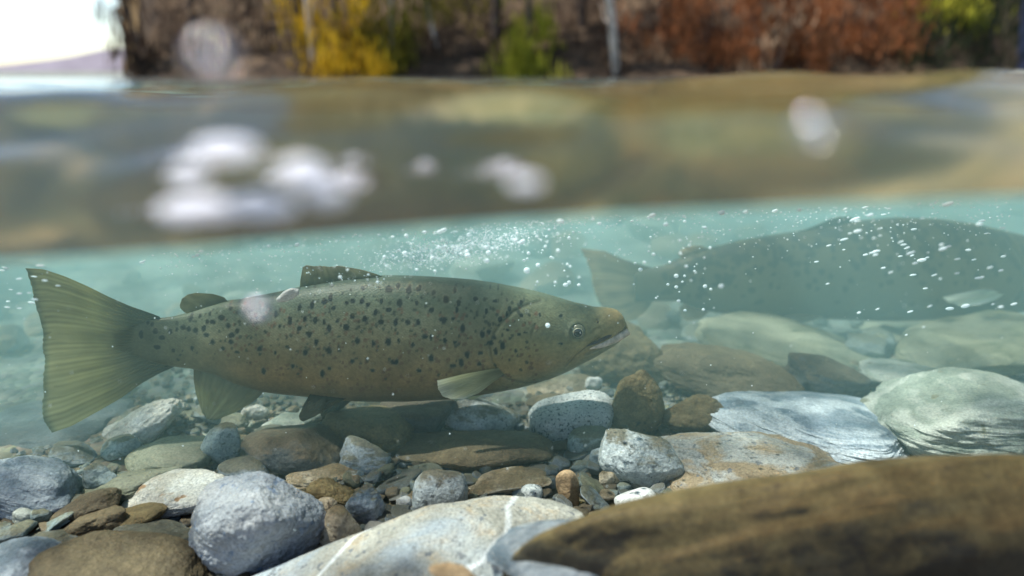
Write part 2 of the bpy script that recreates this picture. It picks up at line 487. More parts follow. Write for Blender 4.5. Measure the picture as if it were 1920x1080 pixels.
G1 = 'boulders and cobbles on the riverbed'
ST = dict(strata=.05)
RG = dict(rough=.05)
ROCKS = [
 # left side
 (80, 812, 165, 66, -4, 'deep', 'long dark grey slab in the murk below the tail fin tip', dict(dy=.05)),
 (55, 908, 110, 62, 14, 'gneiss', 'blue grey layered boulder cut by the left frame edge', ST),
 (262, 806, 92, 46, -30, 'cream', 'bright white jagged rock beneath the tail of the near trout', dict(rough=.08, dy=.02)),
 (345, 792, 50, 32, 10, 'olive', 'olive rock tucked behind the bright white jagged rock', dict(dy=.06)),
 (322, 852, 84, 38, 3, 'olive', 'smooth green domed rock in front of the white jagged rock', dict(lump=.1)),
 (418, 836, 36, 42, 30, 'teal', 'upright grey green egg shaped stone beside the dark brown boulder', dict(lump=.1)),
 (455, 815, 68, 24, 20, 'palegreen', 'long pale wedge leaning behind the grey green egg stone', dict(dy=.04)),
 (550, 845, 94, 52, 3, 'dark', 'dark brown diamond shaped boulder with bluish underside', dict(facets=7, lump=.08)),
 (462, 882, 50, 32, 8, 'slate', 'smooth dark blue cobble below the dark diamond boulder', dict(lump=.08)),
 (505, 880, 30, 20, 42, 'tan', 'small tan cobble wedged under the dark diamond boulder', {}),
 (250, 902, 90, 32, -8, 'olive', 'flat olive rock behind the orange tan stone', {}),
 (165, 880, 62, 20, -3, 'olive', 'low olive rock touching the blue layered boulder', dict(dy=.02)),
 (188, 896, 32, 25, 30, 'teal', 'pale teal chip leaning beside the flat olive rock', {}),
 (265, 909, 60, 23, 0, 'orange', 'orange tan stone peeking from behind the cream block', dict(dy=.01)),
 (335, 925, 110, 42, -5, 'cream', 'bright cream block with dark overhang left of the pale round boulder', dict(rough=.05)),
 (482, 992, 124, 95, 12, 'pale', 'big round pale grey pitted boulder at the bottom', dict(rough=.045, lump=.1, sub=7, ky=.7)),
 (463, 908, 24, 14, 0, 'cream', 'small cream stone showing above the pale pitted boulder', {}),
 (165, 952, 62, 34, -15, 'brown', 'brown rock left of the cream block', {}),
 (185, 978, 60, 32, -15, 'brown', 'lower brown rock overlapping the mustard stone', {}),
 (245, 974, 72, 25, -14, 'mustard', 'mustard yellow flat stone under the cream block', {}),
 (275, 1003, 96, 28, 3, 'slate', 'blue grey flat slab behind the large brown foreground boulder', {}),
 (222, 1075, 160, 76, 2, 'brown', 'large dark brown boulder at the bottom left', dict(lump=.08)),
 (35, 1066, 96, 56, 10, 'gneiss', 'white streaked slab in the bottom left corner', ST),
 (18, 1002, 44, 24, -8, 'teal', 'teal cobble at the left edge above the white streaked slab', {}),
 (46, 972, 22, 16, 20, 'palegreen', 'little pale green stone between teal cobbles', {}),
 (76, 968, 20, 14, 0, 'teal', 'small teal stone right of the little pale green stone', {}),
 (100, 985, 44, 18, -25, 'teal', 'slanted teal cobble left of the brown rocks', {}),
 (85, 1012, 60, 20, -6, 'slate', 'flat blue cobble above the white streaked slab', {}),
 (115, 942, 46, 15, -4, 'slate', 'thin blue stone below the blue layered boulder', {}),
 (612, 960, 22, 24, 0, 'tan', 'round cream pebble touching the pale pitted boulder', dict(lump=.06)),
 (634, 992, 40, 38, -40, 'tan', 'brownish oval cobble right of the pale pitted boulder', dict(lump=.06)),
 # middle
 (600, 893, 64, 24, 0, 'tan', 'flat tan and grey stone under the dark diamond boulder', dict(rough=.05)),
 (618, 932, 48, 32, 10, 'mustard', 'rough mustard brown stone above the brownish oval cobble', dict(rough=.06)),
 (663, 892, 20, 14, 5, 'grey', 'round grey pebble on the flat tan stone', {}),
 (686, 950, 36, 40, -15, 'slate', 'rugged blue grey stone in the gravel', dict(rough=.08)),
 (684, 857, 50, 34, 10, 'slate', 'dark teal lump in front of the mustard yellow boulder', {}),
 (690, 806, 86, 44, 10, 'mustard', 'mustard yellow boulder under the belly fins', dict(lump=.1)),
 (675, 766, 64, 22, 0, 'brown', 'flat brown rock behind the mustard yellow boulder', dict(dy=.03)),
 (890, 842, 150, 44, 0, 'brown', 'long reddish brown boulder behind the gravel patch', dict(lump=.08, sub=7)),
 (785, 778, 74, 42, 0, 'dark', 'rock coloured dark for the shade of the trout belly', {}),  # dark stone colour carries the shade under the belly
 (898, 775, 80, 40, 16, 'grey', 'grey boulder under the pectoral fin', dict(lump=.08)),
 (1073, 784, 84, 45, -11, 'granite', 'white speckled granite cobble below the trout chin', dict(facets=3, lump=.06, sq=3.0, sub=7)),
 (1025, 736, 104, 42, -18, 'tan', 'beige slab behind the speckled granite cobble', dict(dy=.05)),
 (1040, 757, 54, 22, -5, 'brown', 'brown stone between granite cobble and beige slab', {}),
 (1112, 722, 15, 18, 20, 'white', 'small white upright stone behind the granite cobble', {}),
 (1136, 735, 16, 10, 0, 'slate', 'small blue stone beside the small white upright stone', {}),
 (1195, 760, 52, 70, 5, 'mustard', 'brown cone shaped rock right of the granite cobble', dict(rough=.05, sq=1.9, facets=6)),
 (1172, 680, 104, 72, 12, 'mustard', 'broad greenish brown mound ahead of the trout snout', dict(rough=.05, dy=.05, sq=2.1)),
 (1306, 780, 74, 47, 5, 'mustard', 'squat mustard brown rock left of the striped boulder', dict(rough=.04)),
 (1358, 694, 142, 56, 8, 'brown', 'large dark brown boulder ahead of the trout', dict(rough=.03, sub=7)),
 (1556, 712, 84, 44, 15, 'dark', 'wedge shaped dark rock with tan rim above the striped boulder', {}),
 (1700, 718, 98, 44, 3, 'palegreen', 'pale grey green rock behind the big banded boulder', dict(dy=.03)),
 (1815, 785, 184, 90, 2, 'palegreen', 'big pale banded boulder with dark overhang at the right edge', dict(strata=.035, facets=6)),
 (1542, 803, 226, 74, 8, 'gneiss', 'large blue and white striped boulder', dict(strata=.035, lump=.08)),
 (1405, 888, 192, 78, 2, 'rustgrey', 'rust stained whitish boulder below the striped boulder', dict(rough=.04)),
 (825, 930, 52, 49, 12, 'grey', 'grey triangular cobble standing in the gravel', dict(facets=6, lump=.06)),
 (953, 904, 82, 26, -6, 'tan', 'flat grey brown stone with dark underside in the gravel', {}),
 (997, 925, 21, 16, 0, 'granite', 'tiny speckled white pebble on the beige foreground slab', dict(facets=2, lump=.04)),
 (1067, 916, 22, 34, -18, 'orange', 'tan oval pebble standing on end in the gravel', dict(facets=3, lump=.05)),
 (1118, 938, 40, 19, 36, 'slate', 'slanted dark slate pebble beside the tan oval pebble', dict(lump=.06)),
 (1124, 918, 48, 15, 36, 'olive', 'long olive pebble leaning along the slate pebble', dict(lump=.06)),
 (1144, 895, 22, 19, 0, 'tan', 'cream round pebble left of the grey angular boulder', dict(lump=.06)),
 (1131, 861, 26, 27, 10, 'slate', 'smooth blue grey pebble under the olive cobble', dict(lump=.06)),
 (1108, 829, 45, 30, -4, 'teal', 'smooth olive grey cobble below the granite cobble', dict(lump=.05, facets=4)),
 (1200, 862, 80, 58, 24, 'grey', 'grey angular boulder left of the rust stained boulder', dict(facets=8, facet_lo=.55, rough=.03)),
 (1192, 938, 40, 24, -8, 'white', 'bright white stone by the weedy foreground boulder', dict(facets=3, lump=.06)),
 (790, 1075, 350, 132, -12, 'vein', 'beige foreground slab crossed by a white quartz vein', dict(lump=.08, facets=6, ky=.5)),
 (1700, 1128, 800, 256, -8, 'front', 'huge weedy dark boulder in the bottom right corner', dict(lump=.15, facets=2, strata=.003, rough=.006, ky=.15, sq=2.7, pitch=12)),
 (1110, 1050, 205, 88, -12, 'gneiss', 'blue grey layered stone at the left foot of the huge weedy boulder', dict(strata=.06, dy=-.10)),
 (850, 1074, 48, 16, 20, 'orange', 'orange stone at the very bottom of the beige slab', dict(dy=-.11)),
 # far ones in the murk
 (1480, 642, 185, 58, 9, 'olive', 'large olive green boulder under the far trout', dict(dy=.03)),
 (1250, 594, 74, 36, 0, 'teal', 'pale dome shaped rock behind the far trout tail', dict(dy=.12)),
 (1655, 644, 30, 19, 8, 'teal', 'small teal rock right of the large olive green boulder', {}),
 (1735, 610, 118, 26, -8, 'olive', 'olive slab under the pale pectoral fin of the far trout', dict(dy=.04)),
 (1835, 650, 168, 56, -10, 'olive', 'broad olive brown boulder at the right in the murk', dict(rough=.03)),
 (1902, 686, 32, 20, -12, 'white', 'white chip at the right frame edge', {}),
 (478, 772, 24, 16, 5, 'cream', 'round pale stone behind the anal fin', {}),
 (540, 792, 44, 18, 0, 'palegreen', 'low pale green rock behind the pelvic fin', {}),
 (595, 775, 40, 20, -20, 'palegreen', 'tilted pale rock just under the pelvic fin', {}),
 (330, 730, 58, 24, 0, 'palegreen', 'faint pale boulder in the gap below the tail root', dict(dy=.1)),
 (270, 745, 62, 20, -4, 'teal', 'faint grey boulder in the murk left of the gap below the tail', dict(dy=.1)),
 (440, 745, 54, 20, 0, 'teal', 'faint teal rock behind the anal fin', dict(dy=.1)),
 (30, 735, 100, 24, 0, 'teal', 'faint low ledge in the murk at the left edge', dict(dy=.2)),
 (225, 838, 40, 22, -12, 'teal', 'teal cobble just left of the smooth green domed rock', {}),
 (135, 850, 46, 22, 8, 'slate', 'blue grey cobble between the dark slab and the layered boulder', {}),
 (395, 778, 34, 18, 14, 'teal', 'dim teal cobble under the tip of the anal fin', {}),
 (300, 772, 40, 20, -10, 'slate', 'dim blue cobble below the tail root', dict(dy=.03)),
 (440, 790, 26, 14, 0, 'olive', 'small olive cobble behind the pale leaning wedge', {}),
 (205, 768, 46, 18, 6, 'teal', 'murky teal stone right behind the lower tail lobe', dict(dy=.06)),
 (505, 812, 34, 16, -8, 'slate', 'blue grey cobble behind the dark diamond boulder', {}),
 (620, 818, 30, 20, 12, 'teal', 'teal cobble wedged left of the mustard yellow boulder', {}),
 (150, 700, 60, 18, 0, 'palegreen', 'faint hump seen behind the tail fin', dict(dy=.3)),
]
for (cx, cy, hw, hh, tl, mt, lb, kw) in ROCKS:
    kw = dict(kw)
    nm = 'boulder' if hw > 80 else 'cobble' if hw > 30 else 'pebble'
    rock(cx, cy, hw, hh, tl, mt, lb, nm, nm, G1, **kw)

# small stones picked out of the gravel patch
PEB = [(1050, 836, 17, 12, 'brown'), (1080, 851, 25, 12, 'slate'), (1052, 872, 17, 16, 'slate'), (1086, 876, 19, 15, 'teal'),
 (877, 876, 11, 13, 'tan'), (910, 878, 12, 15, 'teal'), (928, 872, 8, 12, 'gneiss'), (850, 864, 18, 9, 'dark'), (953, 866, 17, 9, 'dark'),
 (805, 881, 27, 15, 'teal'), (752, 903, 43, 17, 'slate'), (762, 886, 20, 9, 'slate'), (778, 914, 11, 13, 'teal'), (758, 941, 16, 14, 'white'),
 (736, 925, 13, 12, 'tan'), (761, 924, 12, 11, 'olive'), (708, 964, 44, 20, 'slate'), (758, 966, 27, 14, 'slate'), (737, 956, 18, 9, 'tan'),
 (674, 1004, 23, 12, 'slate'), (717, 996, 34, 15, 'cream'), (683, 989, 9, 8, 'teal'), (932, 928, 17, 8, 'teal'), (885, 935, 12, 12, 'olive'),
 (1030, 905, 14, 12, 'slate'), (1020, 926, 16, 10, 'dark'), (1095, 895, 14, 10, 'tan'), (1112, 878, 16, 12, 'slate'), (1170, 910, 14, 9, 'teal'),
 (1172, 925, 12, 8, 'slate'), (1150, 925, 10, 9, 'teal'), (850, 888, 20, 10, 'gneiss'), (885, 893, 20, 10, 'teal'), (720, 880, 20, 12, 'olive'),
 (700, 895, 16, 10, 'slate'), (735, 868, 16, 9, 'dark'), (1255, 925, 16, 9, 'teal'), (1010, 878, 18, 9, 'grey'), (985, 885, 20, 9, 'tan'),
 (790, 868, 18, 9, 'dark'), (820, 868, 15, 8, 'slate'), (640, 905, 14, 9, 'grey'), (650, 925, 12, 9, 'slate'), (1040, 860, 14, 8, 'dark')]
MATWORD = {'brown': 'brown', 'slate': 'slate blue', 'teal': 'teal grey', 'tan': 'tan', 'gneiss': 'striped grey', 'dark': 'dark brown', 'white': 'white',
           'olive': 'olive', 'cream': 'cream', 'grey': 'mid grey', 'orange': 'orange', 'palegreen': 'pale green', 'mustard': 'mustard'}
_pm = [[rock_shape(900 + k, 5, facets=5, lump=.12, rough=.02) for k in range(10)]][0]
def pebble(cx, cy, hw, hh, mt, tilt, k, label, group):
    c, sx, sy, sz = fit(cx, cy, hw, hh, .85)
    key = 'pebble_%s_%d' % (mt, k)
    me = bpy.data.meshes.get(key)
    if me is None:
        me = mesh_np(key, _pm[k][0], _pm[k][1], RM[mt])
    o = link('pebble', me, loc=c)
    o.scale = (sx, sy, sz); o.rotation_euler = (0, R(tilt), 0)
    return tag(o, label, 'pebble', group)
for i, (cx, cy, hw, hh, mt) in enumerate(PEB):
    pebble(cx, cy, hw, hh, mt, random.uniform(-25, 25), i % 10, 'small %s pebble in the gravel patch below the trout' % MATWORD[mt], 'pebbles in the gravel patch')

# filler pebbles between the boulders
fm = ['slate', 'teal', 'grey', 'tan', 'dark', 'olive', 'cream', 'slate', 'teal']
for i in range(210):
    zone = random.random()
    if zone < .6:
        cx, cy = random.uniform(620, 1240), random.uniform(850, 985)
    elif zone < .8:
        cx, cy = random.uniform(0, 640), random.uniform(840, 1010)
    else:
        cx, cy = random.uniform(600, 1920), random.uniform(720, 900)
    s = random.uniform(6, 15)
    mt = random.choice(fm)
    pebble(cx, cy, s * random.uniform(1, 1.5), s * random.uniform(.6, .9), mt, random.uniform(-40, 40), i % 10,
           'tiny %s pebble among the loose stones of the riverbed' % MATWORD[mt], 'loose pebbles on the riverbed')

# loose far cobbles, fading in the murk, and fine gravel
v0, f0 = _pm[0]
vi, fi = rock_shape(77, 3, facets=4, rough=0)
def scatter(name, n, mats, rnd, label):
    vs, fs_, mi = [], [], []
    for k in range(n):
        x, y, s = rnd()
        z = float(bed_z(x, y)) - .006 + s * .25
        a = random.uniform(0, 6.28)
        q = vi * np.array([s, s * random.uniform(.6, 1), s * random.uniform(.45, .8)])
        ca, sa = math.cos(a), math.sin(a)
        q = np.c_[q[:, 0] * ca - q[:, 1] * sa, q[:, 0] * sa + q[:, 1] * ca, q[:, 2]] + np.array([x, y, z])
        off = len(vs) * len(vi)
        vs.append(q); fs_ += [[j + off for j in g] for g in fi]; mi += [random.randrange(len(mats))] * len(fi)
    me = mesh_np(name, np.vstack(vs), fs_)
    for m in mats: me.materials.append(RM[m])
    me.polygons.foreach_set('material_index', mi)
    return tag(link(name, me), label, kind='stuff')
scatter('gravel', 5000, ['slate', 'grey', 'tan', 'teal', 'dark'],
        lambda: (random.uniform(-.55, .8), random.uniform(.42, 1.05), random.uniform(.0025, .0075)), 'fine grey gravel between the stones')
for i in range(230):
    y = random.uniform(.95, 1.35) if i < 90 else random.uniform(1.3, 4.5)
    sz_ = random.choice([.016, .02, .028, .036]) if i < 90 else random.choice([.03, .04, .05, .06, .08])
    mt = random.choice(['teal', 'palegreen', 'tan', 'olive', 'slate'])
    x = random.uniform(-1, 1) * y * .85
    sz_ *= random.uniform(.8, 1.2)
    key = 'pebble_%s_%d' % (mt, i % 10)
    me = bpy.data.meshes.get(key) or mesh_np(key, _pm[i % 10][0], _pm[i % 10][1], RM[mt])
    o = link('cobble', me, loc=(x, y, float(bed_z(x, y)) + sz_ * .15))
    o.scale = (sz_, sz_ * random.uniform(.7, 1), sz_ * random.uniform(.4, .7)); o.rotation_euler = (random.uniform(-.3, .3), random.uniform(-.4, .4), random.uniform(0, 6))
    near = i < 90
    tag(o, ('dim %s cobble on the bed behind the near trout' if near else 'faint %s cobble fading into the murk beyond both trout') % MATWORD[mt], 'cobble', 'dim cobbles behind the near trout' if near else 'faint far cobbles in the murk')

# ------------------------------------------------------------------ trout
SKIN = col_mat('trout_skin', rough=.48, spec=.2, bump=430)
FIN = col_mat('trout_fin', rough=.55, spec=.2, translucent=.5, alpha=.82)
FIN2 = col_mat('far_trout_fin', rough=.55, spec=.2, translucent=.35, alpha=.9)
IRIS = plain('trout_iris', (.17, .17, .11), .25, .6, c2=(.08, .085, .06), nscale=400)
PUPIL = plain('trout_pupil', (.004, .005, .006), .08, .8)
RIMM = plain('pupil_ring', (.42, .40, .28), .3, .6)
LIP = plain('pink_lip', (.78, .62, .54), .4, .4, c2=(.36, .28, .22), nscale=150)
GUM = plain('mouth_lining', (.05, .035, .035), .5, .3)

def lerp_cols(t, stops):
    ts = [s[0] for s in stops]; cs = np.array([s[1] for s in stops])
    return np.c_[tuple(np.interp(t, ts, cs[:, k]) for k in range(3))]

def poly_dist(x, y, pts):
    d = np.full(x.shape, 1e9)
    for (x0, y0), (x1, y1) in zip(pts[:-1], pts[1:]):
        L = (x1 - x0) ** 2 + (y1 - y0) ** 2
        t = np.clip(((x - x0) * (x1 - x0) + (y - y0) * (y1 - y0)) / L, 0, 1)
        d = np.minimum(d, np.hypot(x - x0 - t * (x1 - x0), y - y0 - t * (y1 - y0)))
    return d

def resample(pts, n, sm=True):
    pts = np.array(pts, float)
    s = np.r_[0, np.cumsum(np.hypot(*np.diff(pts, axis=0).T))]
    t = np.linspace(0, s[-1], n)
    o = np.c_[np.interp(t, s, pts[:, 0]), np.interp(t, s, pts[:, 1])]
    if sm and n > 8:
        for _ in range(max(1, n // 22)):
            o[1:-1] = .25 * o[:-2] + .5 * o[1:-1] + .25 * o[2:]
    return o

def smooth_curve(xs, pts, k=14):
    pts = np.array(pts, float)
    y = np.interp(xs, pts[:, 0], pts[:, 1])
    w_ = np.hanning(k * 2 + 1); w_ /= w_.sum()
    return np.convolve(np.pad(y, k, mode='reflect', reflect_type='odd'), w_, mode='valid')

def body_mesh(Y0, x0, x1, top, bot, wid, colour, disp, NX=460, NP=112, snout=40, name='body', bend=None):
    u = np.linspace(0, 1, NX)
    xs = x0 + (x1 - x0) * (1 - (1 - u) ** 1.35) if snout else x0 + (x1 - x0) * u
    tp = smooth_curve(xs, top, 5); bt = smooth_curve(xs, bot, 5)
    cy_ = (tp + bt) / 2; hh_ = np.maximum((bt - tp) / 2, .4)
    ww = np.interp(xs, [p_[0] for p_ in wid], [p_[1] for p_ in wid])
    ww = np.convolve(np.pad(ww, 10, mode='edge'), np.ones(21) / 21, mode='valid')
    phi = np.linspace(-math.pi, math.pi, NP * 2, endpoint=False)
    XS = np.repeat(xs, NP * 2)
    c_, s_ = np.cos(phi), np.sin(phi)
    yy = (cy_[:, None] - hh_[:, None] * np.sign(s_) * np.abs(s_) ** .93).ravel()
    lat = (ww[:, None] * (np.sign(c_) * np.abs(c_) ** .85)).ravel()     # >0 : towards the camera
    d = disp(XS, yy) * smooth(0, 6, np.abs(lat))
    lat = lat + np.sign(lat) * d
    tt = ((yy.reshape(NX, -1) - tp[:, None]) / np.maximum(bt - tp, 1)[:, None]).ravel()
    base = P(XS, yy, Y0 + (bend(XS) if bend is not None else 0 * XS))
    k = Y0 / math.cos(PITCH) / F * 1.02
    base[:, 1] -= lat * k
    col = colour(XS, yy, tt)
    f = grid_faces(NX, NP * 2, 0, True)
    f.append(list(range(NP * 2 - 1, -1, -1))); f.append([(NX - 1) * NP * 2 + j for j in range(NP * 2)])
    return mesh_np(name, base, f, SKIN, col)

def coons(c0, c1, d0, d1, nu, nv):
    """c0: base (u), c1: outer edge (u), d0/d1: sides from base to edge."""
    c0 = resample(c0, nu); c1 = resample(c1, nu); d0 = resample(d0, nv); d1 = resample(d1, nv)
    u = np.linspace(0, 1, nu)[:, None, None]; v = np.linspace(0, 1, nv)[None, :, None]
    S = (1 - v) * c0[:, None] + v * c1[:, None] + (1 - u) * d0[None] + u * d1[None]
    S -= (1 - u) * (1 - v) * c0[0] + u * (1 - v) * c0[-1] + (1 - u) * v * c1[0] + u * v * c1[-1]
    return S

def fin_mesh(name, Y0, c0, c1, d0, d1, lat, cols, nu=150, nv=46, rays=26, fray=2.0, seed=1, mat=None, thick=2.2, base_dark=None, bend=None):
    S = coons(c0, c1, d0, d1, nu, nv)
    u = np.linspace(0, 1, nu); v = np.linspace(0, 1, nv)
    U, V = np.meshgrid(u, v, indexing='ij')
    r_ = np.random.default_rng(seed)
    # frayed outer edge: pull the last rows in and out along the rays
    fr_ = np.abs(noise3(np.c_[u * rays * 1.3, u * 0, u * 0 + seed], seed + 1)) * fray * .8 + noise3(np.c_[u * rays * .35, u * 0, u * 0 + seed], seed) * fray * 1.2
    dirv = S[:, -1] - S[:, -6]; dirv /= np.maximum(np.linalg.norm(dirv, axis=1), 1e-6)[:, None]
    S = S + (V ** 6)[..., None] * fr_[:, None, None] * dirv[:, None]
    ridge = .5 + .5 * np.cos(U * 2 * math.pi * rays)
    th = thick * (1 - .75 * V) * (.55 + .45 * ridge)
    L = lat(U, V) if callable(lat) else np.full(U.shape, float(lat))
    L = L + .9 * np.sin(U * 9 + seed) * V * 2
    k = Y0 / math.cos(PITCH) / F
    nr = noise3(np.c_[(U * rays * 1.1).ravel(), (V * 1.6).ravel(), np.full(U.size, seed)], seed).reshape(U.shape)
    nb = fbm(np.c_[(U * 5).ravel(), (V * 4).ravel(), np.full(U.size, seed + 3.)], seed, 3).reshape(U.shape)
    c = lerp_cols(V.ravel(), cols).reshape(nu, nv, 3)
    c = c * (1 + .30 * nr + .25 * nb - .30 * ridge * (.3 + .7 * V) * (nr > -.1))[..., None]
    c = np.clip(c, .004, .9)
    vs = []
    for s in (1, -1):
        sx_ = S[..., 0].ravel()
        B = P(sx_, S[..., 1].ravel(), Y0 + (bend(sx_) if bend is not None else 0 * sx_) - ((L + s * th).ravel()) * k)
        vs.append(B)
    f = grid_faces(nu, nv); o_ = nu * nv
    f2 = [tuple(reversed([q + o_ for q in g])) for g in f]
    rim = []
    def strip(ids):
        for a, b_ in zip(ids[:-1], ids[1:]): rim.append((b_, a, a + o_, b_ + o_))
    strip([i * nv for i in range(nu)]); strip([i * nv + nv - 1 for i in range(nu)][::-1])
    strip([j for j in range(nv)][::-1]); strip([(nu - 1) * nv + j for j in range(nv)])
    return mesh_np(name, np.vstack(vs), f + f2 + rim, mat or FIN, np.vstack([c.reshape(-1, 3)] * 2))

def blob_tube(name, pts, radii, lat, Y0, mat, parent, seg=10):
    """a soft strip along photo-space points with its own radius (px) and lateral offset (px towards the camera)."""
    pts = np.array(pts, float); n_ = 26
    rp = resample(pts, n_); t = np.linspace(0, 1, n_)
    rr = np.interp(t, np.linspace(0, 1, len(radii)), radii); ll = np.interp(t, np.linspace(0, 1, len(lat)), lat)
    tan = np.gradient(rp, axis=0); tan /= np.linalg.norm(tan, axis=1)[:, None]
    nor = np.c_[-tan[:, 1], tan[:, 0]]
    a = np.linspace(0, 2 * math.pi, seg, endpoint=False)
    k = Y0 / math.cos(PITCH) / F
    vs = []
    for i in range(n_):
        q = rp[i] + nor[i] * (rr[i] * np.cos(a))[:, None]
        B = P(q[:, 0], q[:, 1], Y0 - (ll[i] + rr[i] * .8 * np.sin(a)) * k)
        vs.append(B)
    f = grid_faces(n_, seg, 0, True); f.append(list(range(seg))); f.append([(n_ - 1) * seg + j for j in range(seg)])
    return link(name, mesh_np(name, np.vstack(vs), f, mat), parent)

def ball(name, c, r, mat, parent=None, sub=4, scale=(1, 1, 1)):
    v, f = ico(sub)
    me = mesh_np(name, v * r * np.array(scale), f, mat)
    return link(name, me, parent, c)

Z2 = [(30,352),(62,395),(112,400),(150,405),(190,352),(175,430),(210,402),(245,328),(250,425),(278,380),(275,318),(315,318),(333,388),(345,330),(403,318),(405,400),(380,362),(437,352),(470,403),(525,400),(483,325),(558,325),(570,400),(626,352),(628,462),(600,460),(630,288),(688,312),(678,390),(722,385),(745,326),(740,352),(725,280),(765,425),(688,478),(733,484),(783,542),(845,535),(853,452),(820,312),(905,322),(867,358),(930,390),(960,370),(972,352),(1023,333),(1023,378),(1107,380),(1200,390),(440,485),(372,492),(303,482),(485,478),(547,497),(627,556),(462,575),(474,572),(575,612),(370,610),(280,572),(177,608),(175,527),(118,492),(85,465),(70,538),(38,438),(12,605),(88,340),(885,490),(905,467),(940,500),(962,435),(1042,447),(1012,455),(998,527),(910,525),(725,590),(760,575),(838,580),(1197,503),(880,440),(430,275),(520,275),(470,265),(564,272),(310,272),(170,310),(140,322)]
Z1 = [(985,398),(978,430),(937,410),(895,420),(865,460),(892,465),(924,468),(965,458),(1005,430),(1045,410),(1082,372),(1080,440),(833,470),(803,480),(762,510),(738,555),(728,485),(710,455),(685,450),(735,430),(655,505),(912,550),(820,565),(1012,512),(1060,540),(1100,480),(1100,508),(1128,552),(1235,532),(1306,545),(1250,635),(1385,605),(1362,518),(1325,432),(1300,385),(1408,350),(1370,400),(1370,412),(1415,435),(1437,395),(1487,402),(1493,490),(1460,460),(1447,540),(1526,410),(1550,430),(1465,340),(1520,325),(1552,525),(1550,608),(1518,635),(1125,460),(1260,458),(980,485),(1560,350)]
SPOTS = [(560 + a / 2.454, 420 + b_ / 2.454) for a, b_ in Z2] + [(a / 2.455, 420 + b_ / 2.455) for a, b_ in Z1]
r1 = np.random.default_rng(11)
SR = [r1.uniform(3.4, 6.2) if x < 950 else r1.uniform(2.6, 4.4) for x, y in SPOTS]
SA = [r1.uniform(.75, 1.35) for _ in SPOTS]
FINE = np.c_[r1.uniform(330, 1000, 520), r1.uniform(528, 690, 520)]
FINE = [tuple(p_) for p_ in FINE if r1.random() < math.exp(-max(0, p_[1] - 590 - .03 * (p_[0] - 330)) / 45)]
RED = np.c_[r1.uniform(430, 1010, 330), r1.uniform(560, 712, 330)]
RED = [tuple(p_) for p_ in RED if 545 < p_[1] < 560 + (p_[0] - 380) * .35 + 70]

def paint_spots(x, y, col, spots, rads, asp, ink, amt, wob=1.4, seed=3):
    jx = x + wob * noise3(np.c_[x * .22, y * .22, x * 0], seed); jy = y + wob * noise3(np.c_[x * .22, y * .22, x * 0 + 9], seed)
    m = np.zeros(x.shape)
    for (sx, sy), r, a in zip(spots, rads, asp):
        k = (np.abs(x - sx) < r * 2.5) & (np.abs(y - sy) < r * 2.5)
        d = np.hypot((jx[k] - sx) * a, (jy[k] - sy) / a) / r
        m[k] = np.maximum(m[k], 1 - smooth(.8, 1.12, d))
    return col * (1 - m * amt)[:, None] + np.array(ink) * (m * amt)[:, None]

OPERC = [(1012, 556), (985, 560), (962, 568), (943, 583), (928, 603), (920, 626), (924, 650), (935, 670), (952, 687), (985, 701), (1020, 703)]
PREOP = [(1002, 590), (990, 620), (992, 655), (1012, 680), (1045, 690)]
MOUTH = [(1180, 606), (1166, 615), (1150, 625), (1132, 636), (1114, 644), (1095, 651)]
MAXIL = [(1120, 620), (1098, 634), (1078, 648), (1064, 662), (1058, 670)]

TOP1 = [(215, 622), (262, 606), (285, 598), (322, 594), (350, 587), (387, 575), (424, 564), (448, 562), (489, 554), (517, 549), (564, 538), (600, 531), (641, 525), (680, 521), (719, 518), (764, 519), (804, 521), (845, 523.5), (886, 527), (927, 533), (967, 541), (1008, 549.6), (1049, 560.6), (1082, 570), (1114, 577), (1143, 578.5), (1158, 582), (1167, 590), (1172, 600), (1177, 614)]
BOT1 = [(215, 654), (262, 670), (285, 678), (310, 684), (338, 688), (362, 690), (407, 702), (450, 719), (497, 732), (530, 736), (570, 739), (620, 744), (662, 747), (764, 748), (845, 743), (910, 734), (947, 727), (988, 718), (1029, 705.5), (1069, 690), (1110, 669.6), (1147, 649), (1165, 637), (1173, 629), (1177, 620)]
WID1 = [(215, .5), (262, 4), (300, 13), (340, 20), (400, 30), (480, 44), (600, 58), (720, 66), (850, 68), (950, 65), (1020, 58), (1080, 46), (1120, 36), (1150, 25), (1166, 16), (1174, 9), (1177, 4)]

def disp1(x, y):
    d = 2.6 * (1 - smooth(0, 5, poly_dist(x, y, OPERC))) * -1
    inside = smooth(0, 14, x - 922 - 12 * np.abs((y - 628) / 60) ** 2)
    d = d + 2.2 * inside * (1 - smooth(6, 60, poly_dist(x, y, OPERC)))
    d = d - 1.3 * (1 - smooth(0, 4, poly_dist(x, y, PREOP)))
    d = d - 5.0 * (1 - smooth(0, 5.0, poly_dist(x, y, MOUTH)))
    d = d - 2.2 * (1 - smooth(0, 3, poly_dist(x, y, MAXIL))) + 1.6 * (1 - smooth(0, 9, poly_dist(x, y, [(a, b_ - 9) for a, b_ in MAXIL])))
    e = np.hypot(x - 1079.5, y - 607.5)
    d = d + 2.4 * np.exp(-((e - 17) / 4.5) ** 2) - 3.0 * (e < 14)
    d = d - 2.0 * np.exp(-(np.hypot(x - 1117, y - 592) / 3.2) ** 2)
    d = d + 1.2 * noise3(np.c_[x * .02, y * .03, x * 0], 8)
    return d

